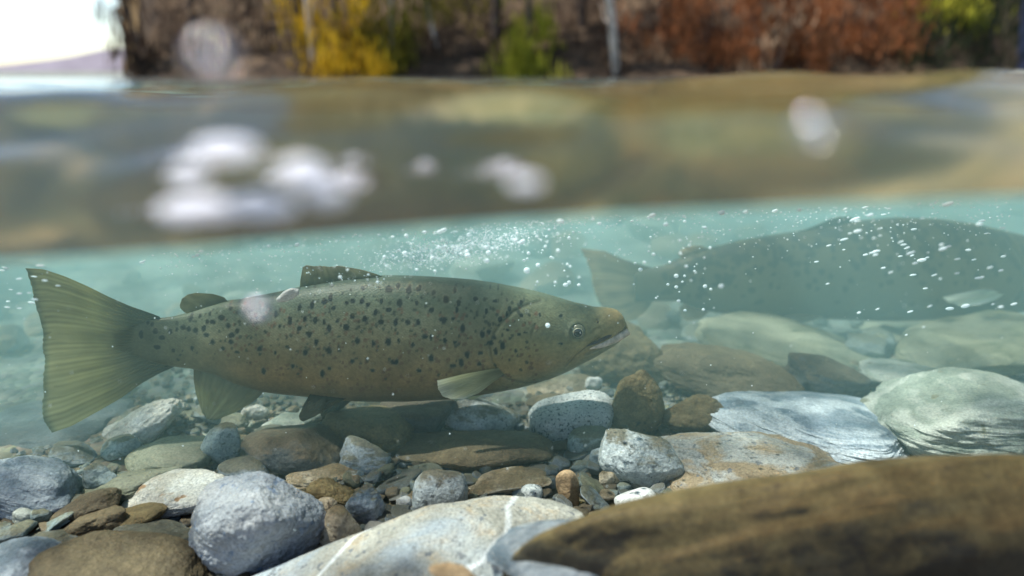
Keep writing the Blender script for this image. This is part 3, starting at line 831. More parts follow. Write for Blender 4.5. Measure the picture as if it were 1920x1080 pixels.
def colour1(x, y, t):
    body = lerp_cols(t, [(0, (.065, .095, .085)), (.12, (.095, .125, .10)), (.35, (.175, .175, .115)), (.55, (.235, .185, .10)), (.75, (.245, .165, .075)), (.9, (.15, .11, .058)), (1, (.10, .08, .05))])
    tail = lerp_cols(t, [(0, (.11, .145, .11)), (.5, (.16, .175, .115)), (1, (.125, .125, .08))])
    k = (1 - smooth(300, 520, x))[:, None]
    c = body * (1 - k) + tail * k
    dk = (np.exp(-((x - 285) / 38) ** 2) * .55)[:, None]
    c = c * (1 - dk) + np.array([.055, .07, .06]) * dk
    fb = (1 - smooth(215, 285, x))[:, None]
    c = c * (1 - fb) + np.array([.10, .105, .065]) * fb
    head = lerp_cols(t, [(0, (.10, .125, .09)), (.25, (.18, .19, .12)), (.5, (.28, .245, .12)), (.72, (.30, .225, .105)), (.88, (.22, .22, .14)), (1, (.24, .26, .20))])
    k = smooth(-70, 40, x - 945)[:, None]
    c = c * (1 - k) + head * k
    sn = (smooth(1100, 1165, x) * (t < .6))[:, None]
    c = c * (1 - sn) + np.array([.32, .26, .14]) * sn
    jaw = (smooth(1085, 1130, x) * smooth(.62, .8, t))[:, None]
    c = c * (1 - .7 * jaw) + np.array([.30, .32, .24]) * .7 * jaw
    q = np.c_[x, y, 0 * x]
    c = c * (1 + .32 * fbm(q * .035, 4, 4, .6))[:, None]
    ck = np.exp(-(np.hypot((x - 1010) / 26, (y - 662) / 20)) ** 2)[:, None] * .45
    c = c * (1 - ck) + np.array([.25, .14, .06]) * ck
    ey = np.exp(-((np.hypot((x - 1060) / 20, (y - 603) / 20)) ** 2))[:, None] * .5
    c = c * (1 - ey) + np.array([.05, .085, .085]) * ey
    # shade in the creases of gill cover and jaw, painted into the skin
    for line, wd, a in ((OPERC, 3.5, .55), (MAXIL, 2.5, .5)):
        m = ((1 - smooth(0, wd, poly_dist(x, y, line))) * a)[:, None]
        c = c * (1 - m) + np.array([.03, .03, .025]) * m
    # pale speckles, then rusty small spots, then the ink spots with a faint pale rim
    c = paint_spots(x, y, c, RED, [random.Random(i).uniform(2.2, 3.8) for i in range(len(RED))], [1] * len(RED), (.13, .062, .042), .75, 1.0, 5)
    c = paint_spots(x, y, c, FINE, [random.Random(i).uniform(1.6, 3.4) for i in range(len(FINE))], [1] * len(FINE), (.025, .03, .03), .8, 1.2, 6)
    c = paint_spots(x, y, c, SPOTS, [r * 1.5 for r in SR], SA, (.16, .185, .155), .28, 1.4)
    c = paint_spots(x, y, c, SPOTS, SR, SA, (.008, .012, .017), .97, 1.1)
    return np.clip(c * np.array([.86, .79, .68]), .004, .9)

def trout1():
    Y0 = .72
    root = bpy.data.objects.new('trout', None); C.objects.link(root)
    tag(root, 'brown trout with black spots swimming in clear view across the middle', 'fish', 'trout in the river')
    bend = lambda x: -.035 * (1 - smooth(60, 420, x)) ** 1.5
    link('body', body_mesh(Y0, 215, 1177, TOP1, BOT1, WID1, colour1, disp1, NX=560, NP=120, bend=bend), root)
    yel = [(0, (.14, .14, .09)), (.25, (.24, .22, .12)), (.6, (.40, .36, .18)), (.93, (.46, .42, .25)), (1, (.30, .32, .22))]
    # tail
    link('tail_fin', fin_mesh('tail_fin', Y0, [(300, 600), (296, 640), (326, 685)],
        [(51, 503), (65, 546), (77, 595), (83.5, 624), (83, 664), (81, 713), (79, 754), (83, 787), (98, 811)],
        [(300, 594), (285, 588), (244, 574), (204, 556.5), (163, 536), (122, 518), (81, 504), (51, 503)],
        [(326, 688), (301, 699), (265, 719), (228, 746), (179, 774), (134, 799), (98, 811)],
        lambda U, V: 0 * U, [(0, (.065, .08, .065)), (.25, (.12, .125, .075)), (.55, (.44, .40, .19)), (.95, (.58, .53, .29)), (1, (.26, .30, .20))],
        nu=260, nv=70, rays=30, fray=3, seed=4, thick=2.6, bend=bend), root)
    link('adipose_fin', fin_mesh('adipose_fin', Y0, [(356, 590), (390, 578), (428, 566)],
        [(337, 572), (341, 560), (352, 552), (367, 549)], [(356, 590), (345, 585), (338, 578), (337, 572)], [(428, 566), (420, 557), (399, 551), (367, 549)],
        0, [(0, (.13, .13, .08)), (.5, (.22, .20, .10)), (1, (.25, .22, .11))], nu=50, nv=30, rays=3, fray=0, seed=5, thick=4.5, bend=bend), root)
    link('dorsal_fin', fin_mesh('dorsal_fin', Y0, [(562, 542), (601, 535), (641, 529), (680, 524), (722, 520)],
        [(567, 504), (575, 498), (601, 498), (641, 500.5), (684, 507)], [(562, 542), (563, 525), (567, 504)], [(722, 520), (706, 514), (684, 507)],
        lambda U, V: 3 * V, [(0, (.075, .085, .065)), (.3, (.20, .19, .11)), (.7, (.36, .31, .18)), (1, (.42, .35, .23))], nu=130, nv=36, rays=13, fray=1.6, seed=6, thick=2.2), root)
    link('anal_fin', fin_mesh('anal_fin', Y0, [(363, 688), (407, 699), (450, 716), (499, 730)],
        [(378, 772), (386, 783), (398, 787), (407, 787)], [(363, 688), (363, 713), (367, 738), (374, 758), (378, 772)], [(499, 730), (484, 746), (468, 758), (440, 774), (407, 787)],
        lambda U, V: 12 * V, yel, nu=120, nv=46, rays=11, fray=2, seed=7, thick=2.4), root)
    link('pelvic_fin', fin_mesh('pelvic_fin', Y0, [(582, 738), (610, 741), (655, 744)],
        [(561, 778), (563, 786), (568, 791)], [(582, 738), (570, 757), (561, 778)], [(655, 744), (620, 762), (591, 781), (568, 791)],
        lambda U, V: 34 + 6 * V, [(0, (.05, .05, .035)), (.5, (.085, .08, .05)), (1, (.15, .14, .09))], nu=80, nv=40, rays=9, fray=2, seed=8), root)
    link('pelvic_fin', fin_mesh('pelvic_fin', Y0, [(612, 740), (640, 742), (668, 744)],
        [(600, 776), (606, 783), (612, 786)], [(612, 740), (604, 758), (600, 776)], [(668, 744), (644, 764), (612, 786)],
        lambda U, V: -34 - 6 * V, [(0, (.04, .04, .03)), (1, (.10, .10, .06))], nu=60, nv=30, rays=9, fray=2, seed=9), root)
    pc = [(0, (.22, .20, .12)), (.3, (.40, .38, .22)), (.75, (.60, .59, .38)), (1, (.80, .80, .66))]
    def plat(sg):
        return lambda U, V: sg * (58 + 40 * V - 14 * U * V)
    link('pectoral_fin', fin_mesh('pectoral_fin', Y0, [(952, 690), (948, 694), (950, 700)],
        [(821, 713), (822, 728), (831, 743), (845, 748.5), (870, 748)], [(952, 690), (927, 691), (870, 701), (821, 713)], [(950, 700), (927, 715), (898, 737), (870, 748)],
        plat(1), pc, nu=130, nv=60, rays=13, fray=1.4, seed=10, thick=2.0), root)
    link('pectoral_fin', fin_mesh('pectoral_fin', Y0, [(948, 702), (945, 706), (946, 710)],
        [(830, 735), (834, 748), (845, 756), (870, 758)], [(948, 702), (905, 712), (860, 724), (830, 735)], [(946, 710), (925, 726), (898, 745), (870, 758)],
        plat(-1), pc, nu=60, nv=30, rays=13, fray=1.4, seed=11, thick=2.0), root)
    # eyes, mouth
    k = Y0 / math.cos(PITCH) / F
    for sg in (1, -1):
        e = P1(1079.5, 607.5, Y0); e[1] -= sg * 41.5 * k
        eye = ball('eye', e, 14.5 * k, IRIS, root, 4, (1, .55, 1))
        ball('pupil_ring', (0, -sg * 5.9 * k, 0), 9.2 * k, RIMM, eye, 4, (1, .3, 1))
        ball('pupil', (0, -sg * 6.6 * k, 0), 8.5 * k, PUPIL, eye, 4, (1, .35, 1))
        nz = P1(1117, 592, Y0); nz[1] -= sg * 34.5 * k
        ball('nostril', nz, 2.6 * k, GUM, root, 3, (.7, .5, 1.2))
    ml = [7, 17.5, 27, 34.5, 38]
    for sg in (1, -1):
        blob_tube('lower_lip', [(1179, 621), (1168, 628), (1150, 638), (1130, 647), (1105, 654)], [6.5, 7.2, 6.2, 4.4, 1.2], [sg * q for q in ml], Y0, LIP, root)
        blob_tube('mouth_lining', [(1173, 610), (1160, 618), (1142, 629), (1118, 642), (1100, 649)], [3.2, 4.6, 4.6, 3.2, 1.0], [sg * (q + 2.2) for q in ml], Y0, GUM, root)
        blob_tube('jaw_bone', [(1168, 603), (1146, 616), (1120, 630), (1092, 645), (1064, 667)], [2.2, 3.0, 3.2, 3.6, 2.4], [sg * q for q in (9, 23, 33, 41, 46)], Y0,
                  plain('upper_jaw_skin', (.20, .165, .08), .4, .3, c2=(.13, .12, .07), nscale=200), root)
    return root
trout1()

TOP2 = [(1190, 512), (1210, 505), (1245, 498), (1290, 478), (1340, 464), (1385, 453), (1435, 444), (1485, 437), (1560, 424), (1610, 415), (1685, 409), (1760, 411), (1835, 421), (1920, 441), (1990, 465), (2050, 490), (2080, 515)]
BOT2 = [(1190, 566), (1210, 566), (1235, 564), (1270, 563), (1300, 577), (1370, 590), (1460, 592), (1560, 596), (1660, 600), (1760, 596), (1850, 590), (1920, 580), (1990, 562), (2050, 542), (2080, 525)]
WID2 = [(1190, 5), (1240, 16), (1330, 34), (1450, 48), (1600, 56), (1760, 56), (1880, 50), (1980, 38), (2050, 22), (2080, 4)]
r2 = np.random.default_rng(21)
SP2 = []
while len(SP2) < 300:
    x, y = r2.uniform(1240, 1960), r2.uniform(415, 560)
    tq = np.interp(x, [q[0] for q in TOP2], [q[1] for q in TOP2])
    if y > tq + 3 and r2.random() < math.exp(-(y - tq) / 45): SP2.append((x, y))
def colour2(x, y, t):
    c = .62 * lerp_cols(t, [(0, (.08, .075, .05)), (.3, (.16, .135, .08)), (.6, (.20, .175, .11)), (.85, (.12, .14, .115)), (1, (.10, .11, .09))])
    c = c * (1 + .25 * fbm(np.c_[x * .03, y * .03, 0 * x], 14, 3))[:, None]
    c = paint_spots(x, y, c, SP2, r2.uniform(4.2, 7.2, len(SP2)), r2.uniform(.8, 1.2, len(SP2)), (.008, .014, .018), .9, 1.0)
    op = poly_dist(x, y, [(1868, 440), (1885, 480), (1888, 520), (1872, 550)])
    m = ((1 - smooth(0, 5, op)) * .5)[:, None]
    return c * (1 - m) + np.array([.02, .03, .03]) * m
def disp2(x, y):
    return -3 * (1 - smooth(0, 6, poly_dist(x, y, [(1868, 440), (1885, 480), (1888, 520), (1872, 550)])))
def trout2():
    Y0 = 1.17
    root = bpy.data.objects.new('trout', None); C.objects.link(root)
    tag(root, 'larger dim bluish trout half hidden in the murk at the right', 'fish', 'trout in the river')
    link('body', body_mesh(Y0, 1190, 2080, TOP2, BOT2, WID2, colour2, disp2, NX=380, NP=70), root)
    pk = [(0, (.12, .14, .12)), (.4, (.50, .34, .2)), (1, (.88, .60, .38))]
    link('tail_fin', fin_mesh('tail_fin', Y0, [(1222, 508), (1216, 535), (1224, 562)],
        [(1092, 466), (1102, 490), (1110, 525), (1120, 555), (1135, 585), (1165, 603)], [(1222, 502), (1205, 497), (1170, 487), (1135, 471), (1092, 466)],
        [(1224, 566), (1212, 583), (1190, 600), (1165, 603)], 0, pk, nu=120, nv=40, rays=18, fray=2, seed=31, mat=FIN2), root)
    link('adipose_fin', fin_mesh('adipose_fin', Y0, [(1282, 484), (1304, 476), (1330, 468)], [(1272, 474), (1280, 466), (1295, 461)],
        [(1282, 484), (1274, 480), (1272, 474)], [(1330, 468), (1315, 461), (1295, 461)], 0, pk, nu=30, nv=20, rays=3, fray=0, seed=32, mat=FIN2, thick=4), root)
    link('dorsal_fin', fin_mesh('dorsal_fin', Y0, [(1487, 440), (1540, 430), (1610, 418)], [(1535, 421), (1555, 411), (1590, 406)],
        [(1487, 440), (1508, 431), (1535, 421)], [(1610, 418), (1602, 410), (1590, 406)], 0, [(0, (.05, .08, .08)), (1, (.09, .12, .11))], nu=60, nv=20, rays=12, fray=1, seed=33, mat=FIN2), root)
    link('anal_fin', fin_mesh('anal_fin', Y0, [(1282, 570), (1305, 576), (1332, 582)], [(1275, 585), (1279, 597), (1290, 602)],
        [(1282, 570), (1274, 577), (1275, 585)], [(1332, 582), (1315, 598), (1290, 602)], 5, [(0, (.40, .30, .2)), (1, (.85, .66, .48))], nu=50, nv=24, rays=8, fray=1, seed=34, mat=FIN2), root)
    for sg in (1, -1):
        link('pelvic_fin', fin_mesh('pelvic_fin', Y0, [(1500, 590), (1520, 592), (1545, 594)], [(1452, 597), (1460, 605), (1475, 608)],
            [(1500, 590), (1475, 592), (1452, 597)], [(1545, 594), (1515, 604), (1475, 608)], sg * 30, [(0, (.40, .34, .24)), (1, (.8, .7, .58))], nu=50, nv=24, rays=8, fray=1, seed=35, mat=FIN2), root)
        link('pectoral_fin', fin_mesh('pectoral_fin', Y0, [(1886, 536), (1890, 541), (1892, 546)], [(1767, 557), (1778, 567), (1800, 573)],
            [(1886, 536), (1850, 541), (1805, 549), (1767, 557)], [(1892, 546), (1868, 562), (1835, 572), (1800, 573)], (lambda s: lambda U, V: s * (46 + 20 * V))(sg),
            [(0, (.8, .8, .62)), (1, (.95, .95, .82))], nu=60, nv=34, rays=10, fray=1, seed=36, mat=FIN2), root)
    return root
trout2()

# ------------------------------------------------------------------ bubbles, foam, flake
def film(name, col, transp):
    N = NT(name); d = N.n('ShaderNodeBsdfDiffuse'); t = N.n('ShaderNodeBsdfTranslucent'); tp = N.n('ShaderNodeBsdfTransparent')
    d.inputs[0].default_value = t.inputs[0].default_value = (*col, 1)
    a = N.n('ShaderNodeMixShader'); a.inputs[0].default_value = .5; N.l(d.outputs[0], a.inputs[1]); N.l(t.outputs[0], a.inputs[2])
    b = N.n('ShaderNodeMixShader'); b.inputs[0].default_value = transp; N.l(a.outputs[0], b.inputs[1]); N.l(tp.outputs[0], b.inputs[2])
    N.l(b.outputs[0], N.out.inputs['Surface']); return N.m
BUB = film('bubble_skin', (.90, .97, 1.0), .05)
def silver(name, col, transp, rough=.12):
    N = NT(name); g = N.n('ShaderNodeBsdfGlossy'); g.inputs['Color'].default_value = (*col, 1); g.inputs['Roughness'].default_value = rough
    tp = N.n('ShaderNodeBsdfTransparent'); m = N.n('ShaderNodeMixShader'); m.inputs[0].default_value = transp
    N.l(g.outputs[0], m.inputs[1]); N.l(tp.outputs[0], m.inputs[2]); N.l(m.outputs[0], N.out.inputs['Surface']); return N.m
BUBN = silver('bubble_film', (.95, .95, .98), .1)
GLINT = film('white_glint', (.93, .93, .94), .4)  # whites standing in for sky reflections on the near water
GLINT2 = film('thin_glint', (.86, .85, .86), .75)
vb_, fb_ = ico(3)
bubme = mesh_np('air_bubble', vb_, fb_, BUB)
def line_y(px): return np.interp(px, LX, LY)
def bubble(px, py, r, Yb, label, group, asp=1.0, rot=0.0):
    c = P1(px, py, Yb); k = depth(c) / F
    o = link('air_bubble', bubme, loc=c)
    o.scale = (r * k * asp, r * k, r * k); o.rotation_euler = (0, R(rot), 0)
    return tag(o, label, 'bubble', group)
rb = random.Random(5)
def cluster(n, gen, label, group, r=(1.2, 2.9), asp=(1, 1.3), rot=(-25, 5), Yr=(.5, .68)):
    for _ in range(n):
        for _t in range(30):
            px, py = gen()
            if py > line_y(px) + 8: break
        else: continue
        s = rb.uniform(*r) if rb.random() < .8 else r[1] * rb.uniform(1, 1.6)
        bubble(px, py, s, rb.uniform(*Yr), label, group, rb.uniform(*asp), rb.uniform(*rot))
cluster(75, lambda: (lambda a: (860 + a, 470 - a * .18 + rb.gauss(0, 18)))(rb.gauss(0, 95)), 'tiny silver air bubble in the swarm above the near trout back', 'bubbles above the near trout')
cluster(38, lambda: (rb.uniform(960, 1110), rb.uniform(405, 540)), 'tiny round air bubble drifting above the near trout head', 'bubbles above the trout head')
cluster(34, lambda: (lambda x: (x, line_y(x) + 8 + abs(rb.gauss(0, 7))))(rb.uniform(220, 1500)), 'tiny air bubble clinging just under the water line', 'bubbles along the water line', asp=(1.2, 2))
cluster(46, lambda: (rb.gauss(1275, 55), rb.uniform(410, 610)), 'tiny silver air bubble in front of the far trout tail', 'bubbles by the far trout tail')
cluster(50, lambda: (rb.gauss(1670, 60), rb.gauss(465, 55)), 'bright streaked air bubble in front of the far trout back', 'bright bubbles by the far trout back', r=(1.1, 2.1), asp=(2, 4), rot=(-28, -5))
cluster(22, lambda: (rb.uniform(1760, 1915), rb.uniform(375, 590)), 'streaked air bubble near the right frame edge', 'bubbles at the right edge', r=(1.2, 2.4), asp=(2, 4), rot=(-20, -5))
cluster(16, lambda: (rb.uniform(0, 110), rb.uniform(492, 580)), 'thin streaked air bubble beside the tail fin tip', 'bubbles by the tail tip', r=(1.0, 2.0), asp=(2, 4), rot=(-5, 10))
# the fine froth nobody could count
vv, ff = ico(2)
vs, fs_ = [], []
for k_ in range(2600):
    if rb.random() < .6:
        a = rb.gauss(0, 95); px, py = 870 + a, 462 - a * .2 + rb.gauss(0, 15)
    else:
        px = rb.uniform(300, 1900); py = line_y(px) + 4 + abs(rb.gauss(0, 40))
    if py < line_y(px) + 4: continue
    c = P1(px, py, rb.uniform(.5, .72)); r = rb.uniform(.45, 1.4) * depth(c) / F
    off = len(vs) * len(vv); vs.append(vv * r * np.array([1.3, 1, 1]) + c); fs_ += [[j + off for j in g] for g in ff]
tag(link('bubble_froth', mesh_np('bubble_froth', np.vstack(vs), fs_, BUB)), 'fine silvery froth of minute bubbles under the surface', kind='stuff')
vs, fs_ = [], []
vq, fq = ico(1)
for k_ in range(420):
    px, py = rb.uniform(0, 1920), rb.uniform(430, 1000)
    c = P1(px, py, rb.uniform(.42, .66))
    if py < line_y(px) + 20 or c[2] < .05: continue
    r = rb.choice([.5, .6, .8, 1.0, 1.5]) * depth(c) / F
    off = len(vs) * len(vq); vs.append(vq * r + c); fs_ += [[j + off for j in g] for g in fq]
tag(link('drifting_silt', mesh_np('drifting_silt', np.vstack(vs), fs_, BUB)), 'pale specks of silt adrift in the water', kind='stuff')
# two bubbles right in front of the lens and a drifting flake
def near_bubble(px, py, r, Yb, label, mat=BUBN):
    c = P1(px, py, Yb); k = depth(c) / F
    return tag(ball('air_bubble', c, r * k, mat, None, 4), label, 'bubble', 'blurred bubbles close to the lens')
near_bubble(485, 583, 17, .16, 'blurred lilac bubble over the near trout flank behind the dorsal fin')
near_bubble(1525, 240, 34, .125, 'big blurred grey droplet before the water band at the upper right', silver('grey_droplet_film', (.95, .95, .98), .74))
near_bubble(400, 108, 34, .11, 'large faint blurred droplet below the white sky', silver('droplet_film', (.95, .88, .90), .5))
GLINT_BALL = film('bright_glint', (.97, .97, 1), .15)  # white balls built in place of bright glints on the water
for px, py, hw, hh, Yd_, lb in (
    (425, 281, 44, 15, .15, 'topmost bright blurred glint ball before the water band'), (356, 328, 22, 14, .14, 'small blurred glint ball left below the topmost bright one'),
    (345, 394, 34, 14, .15, 'lowest blurred glint ball at the left of the bright row'), (400, 388, 34, 15, .15, 'second blurred glint ball of the lowest bright row'),
    (492, 386, 44, 16, .15, 'third and brightest blurred glint ball of the lowest row'), (565, 322, 30, 17, .14, 'blurred glint ball up and right of the lowest row'),
    (610, 362, 30, 15, .14, 'blurred glint ball between the lowest row and the thin foam'), (985, 342, 22, 9, .15, 'lone blurred glint ball near the picture centre')):
    c = P1(px, py, Yd_); kd = depth(c) / F
    tag(ball('glint_ball', c, kd, GLINT_BALL, None, 3, (hw * 1.45, hh * 1.35, hh * 1.35)), lb, 'droplet', 'blurred glint balls close to the lens')
c = P1(540, 553, .64); q, f = rock_shape(55, 4, facets=4, lump=.2)
kf = depth(c) / F
fl = link('drifting_flake', mesh_np('drifting_flake', q * np.array([24 * kf, 9 * kf, 10 * kf]), f, RM['white']), None, c)
fl.rotation_euler = (0, R(-25), 0)
tag(fl, 'small white flake drifting at the rear foot of the dorsal fin', 'flake')
for px, py, r, lb in ((988, 507, 6, 'round white bubble rising above the near trout head'), (1027, 610, 4.5, 'white speck of bubble on the near trout cheek')):
    bubble(px, py, r, .6, lb, 'single round bubbles')

# foam blobs stand in for sky glints on the water near the lens
def glint(px, py, hw, hh, label, mat=GLINT, seed=1):
    # find where that line of sight meets the water
    Yf = .2
    for Yf in np.linspace(PORT + .005, 1.5, 400):
        c = P1(px, py, Yf)
        if c[2] < float(water_z(np.array([c[0]]), np.array([c[1]]))[0]): break
    k = depth(c) / F * 1.25
    th = max(math.atan2(CAM[2] - c[2], c[1]), .05)
    nr = np.random.default_rng(seed)
    vv_, ff_ = ico(2); vs_, fs_ = [], []
    nb = 520
    for j in range(nb):
        a_ = nr.uniform(0, 6.283); rr = abs(nr.normal(0, .58))
        rad = hh * k * nr.uniform(.03, .10) * (1.2 - .5 * min(rr, 1))
        hgt = max(0, 1 - rr * rr) * hh * k * .45 * nr.uniform(-.4, 1)
        o_ = len(vs_) * len(vv_)
        vs_.append(vv_ * rad + np.array([math.cos(a_) * rr * hw * k, math.sin(a_) * rr * hw * k * .8, hgt]))
        fs_ += [[q + o_ for q in g] for g in ff_]
    tag(link('glint_patch', mesh_np('glint_patch', np.vstack(vs_), fs_, mat), None, c), label, 'glint', 'foam patches on the water')
for i, (px, py, hw, hh, lb, mt) in enumerate([
    (425, 285, 74, 34, 'topmost bright white foam blob on the water', GLINT),
    (354, 328, 36, 25, 'small round foam blob left below the topmost one', GLINT),
    (365, 392, 66, 30, 'bright white foam blob lying lowest at the left', GLINT),
    (480, 386, 66, 30, 'bright white foam blob right beside the lowest left one', GLINT),
    (575, 330, 58, 40, 'tall white foam blob in the middle of the foam line', GLINT),
    (655, 345, 66, 40, 'thin greyish foam right of the tall white blob', GLINT2),
    (665, 302, 56, 18, 'thin foam smear above the greyish foam', GLINT2),
    (945, 322, 56, 34, 'separate white foam patch near the picture centre', GLINT2),
    (797, 318, 26, 24, 'small pale foam dot between the foam line and centre patch', GLINT2)]):
    glint(px, py, hw, hh, lb, mt, i + 1)

# a bleached twig at the left
blob_tube('twig', [(-60, 784), (-10, 780), (28, 773)], [5, 4, 2], [0, 0, 0], 1.0, plain('bleached_wood', (.62, .58, .50), .7, .2, c2=(.5, .46, .38)), None)
tag(bpy.data.objects['twig'], 'bleached white twig poking in at the left frame edge', 'twig')

# ------------------------------------------------------------------ far bank, trees, hills
ysb = np.concatenate([np.linspace(10.2, 16, 60), np.linspace(16.3, 60, 60)])
xb = np.linspace(-1, 1, 160)
Yg, Ug = np.meshgrid(ysb, xb, indexing='ij')
x_l = -.53 * Yg; x_r = .69 * Yg
Xg = x_l + (x_r - x_l) * (Ug + 1) / 2
q = np.c_[Xg.ravel(), Yg.ravel(), 0 * Xg.ravel()]
edge = smooth(0, .05, (Ug + 1) / 2) * (1 - smooth(.93, 1.0, (Ug + 1) / 2))
Zg = LEVEL - .4 + (.5 + (.85 + .45 * smooth(13, 22, Yg)) * np.maximum(Yg - 10.9, -.6) + .5 * fbm(q * .8, 41, 4).reshape(Yg.shape)) * edge  # upper slope, out of view, added and steepened for its reflection in the water
k1 = 34
for nm_, sl_, mt_, lb_ in (('bank', slice(0, k1), plain('leaf_litter', (.022, .016, .012), .9, .1, c2=(.10, .068, .042), nscale=2.5), 'steep dark brushy bank across the river'),
                          ('hillside', slice(k1 - 1, None), plain('autumn_grass', (.085, .052, .022), .9, .1, c2=(.27, .175, .07), nscale=.6), 'unseen tan hillside added above the bank for its reflection')):
    xx_, yy_, zz_ = Xg[sl_], Yg[sl_], Zg[sl_]
    tag(link(nm_, mesh_np(nm_, np.c_[xx_.ravel(), yy_.ravel(), zz_.ravel()], grid_faces(*xx_.shape), mt_)), lb_, kind='structure')

def leaf_mat(name, c1, c2):
    N = NT(name)
    oi = N.n('ShaderNodeNewGeometry')
    col = N.ramp(oi.outputs['Random Per Island'], [(0, c1), (1, c2)])
    d = N.n('ShaderNodeBsdfDiffuse'); t = N.n('ShaderNodeBsdfTranslucent'); m = N.n('ShaderNodeMixShader'); m.inputs[0].default_value = .4
    N.l(col, d.inputs[0]); N.l(col, t.inputs[0]); N.l(d.outputs[0], m.inputs[1]); N.l(t.outputs[0], m.inputs[2]); N.l(m.outputs[0], N.out.inputs['Surface'])
    return N.m
LM = {'yellow': leaf_mat('yellow_leaves', (.34, .20, .015), (.80, .52, .04)), 'olive': leaf_mat('olive_leaves', (.08, .08, .02), (.30, .26, .04)),
      'lime': leaf_mat('yellow_green_leaves', (.16, .18, .02), (.50, .46, .06)), 'rust': leaf_mat('rust_leaves', (.16, .06, .025), (.44, .18, .08)),
      'dark': leaf_mat('dark_needles', (.02, .03, .018), (.07, .08, .04)), 'brown': leaf_mat('bare_twigs', (.03, .022, .018), (.16, .105, .075)), 'brush': leaf_mat('dry_brush', (.02, .015, .012), (.20, .14, .10)),
      'straw': leaf_mat('dry_straw', (.25, .16, .10), (.50, .36, .24))}
BARKD = plain('dark_bark', (.035, .028, .026), .85, .2, c2=(.09, .07, .06), nscale=12)
BARKP = plain('pale_bark', (.42, .34, .28), .8, .2, c2=(.60, .52, .45), nscale=9)

def leaves(name, pts, size, mat, parent=None, stretch=3.0, seed=0, lean=.25):
    r_ = np.random.default_rng(seed)
    n_ = len(pts)
    up_ = np.c_[r_.normal(0, lean, n_), r_.normal(0, lean, n_), np.ones(n_)]; up_ /= np.linalg.norm(up_, axis=1)[:, None]
    a = r_.uniform(0, 6.28, n_); side = np.c_[np.cos(a), np.sin(a), 0 * a]
    s = size * r_.uniform(.5, 1.4, n_)[:, None]
    A = pts - side * s * .5; B = pts + up_ * s * stretch * .5; D = pts + side * s * .5; E = pts - up_ * s * stretch * .5
    v = np.stack([A, B, D, E], 1).reshape(-1, 3)
    f = (np.arange(n_)[:, None] * 4 + np.arange(4)).tolist()
    return link(name, mesh_np(name, v, f, mat, smooth_shade=False), parent)

def limb(bm, a, b_, r0, r1, seg=8, wig=.05, rs=random):
    n_ = 7; prev = None
    a = Vector(a); b_ = Vector(b_)
    for i in range(n_):
        t = i / (n_ - 1); c = a.lerp(b_, t) + Vector((rs.uniform(-wig, wig), rs.uniform(-wig, wig), 0)) * (0 < i < n_ - 1)
        r = r0 + (r1 - r0) * t
        ring = [bm.verts.new((c.x + r * math.cos(k * 2 * math.pi / seg), c.y + r * math.sin(k * 2 * math.pi / seg), c.z)) for k in range(seg)]
        if prev:
            for k in range(seg): bm.faces.new((prev[k], prev[(k + 1) % seg], ring[(k + 1) % seg], ring[k]))
        prev = ring

def ground_z(px, Yd):
    return LEVEL + max(0, .85 * (Yd - 10.9)) * .6

def tree(px, Yd, lean, r, bark, label, crown=None, ncrown=700, h=6.5, cw=.7, c0=.15, size=.05, seed=1, name='tree', boughs=5, cat='tree'):
    rs = random.Random(seed); nr_ = np.random.default_rng(seed)
    x = (px - 960) / F * Yd * 1.0
    root = bpy.data.objects.new(name, None); C.objects.link(root); root.location = (x, Yd, ground_z(px, Yd) - .15)
    bm = bmesh.new(); limb(bm, (0, 0, 0), (lean * h, 0, h), r, r * .35, 10, .05, rs)
    me = bpy.data.meshes.new('trunk'); bm.to_mesh(me); bm.free(); me.materials.append(bark); link('trunk', me, root)
    for k in range(boughs):
        bm = bmesh.new()
        t = rs.uniform(.08, .8); b0 = (lean * h * t, 0, h * t); a = rs.uniform(0, 6.28); L = rs.uniform(.5, 1.0) * cw
        limb(bm, b0, (b0[0] + math.cos(a) * L, math.sin(a) * L, b0[2] + rs.uniform(.2, .8)), r * .32, r * .08, 6, .04, rs)
        me = bpy.data.meshes.new('limb'); bm.to_mesh(me); bm.free(); me.materials.append(bark); link('limb', me, root)
    if crown:
        # clumps strung through the crown's volume
        cl = np.c_[nr_.normal(0, cw * .45, 70), nr_.normal(0, cw * .4, 70), c0 + (h - c0) * nr_.uniform(0, 1, 70) ** 2.4]; cl[:, 0] += lean * cl[:, 2]
        pts = cl[nr_.integers(0, 70, ncrown)] + nr_.normal(0, 1, (ncrown, 3)) * np.array([.13, .13, .22]) * (cw / .7)
        leaves('crown', pts, size * .7, LM[crown], root, 7.5, seed, .1)
    return tag(root, label, cat)

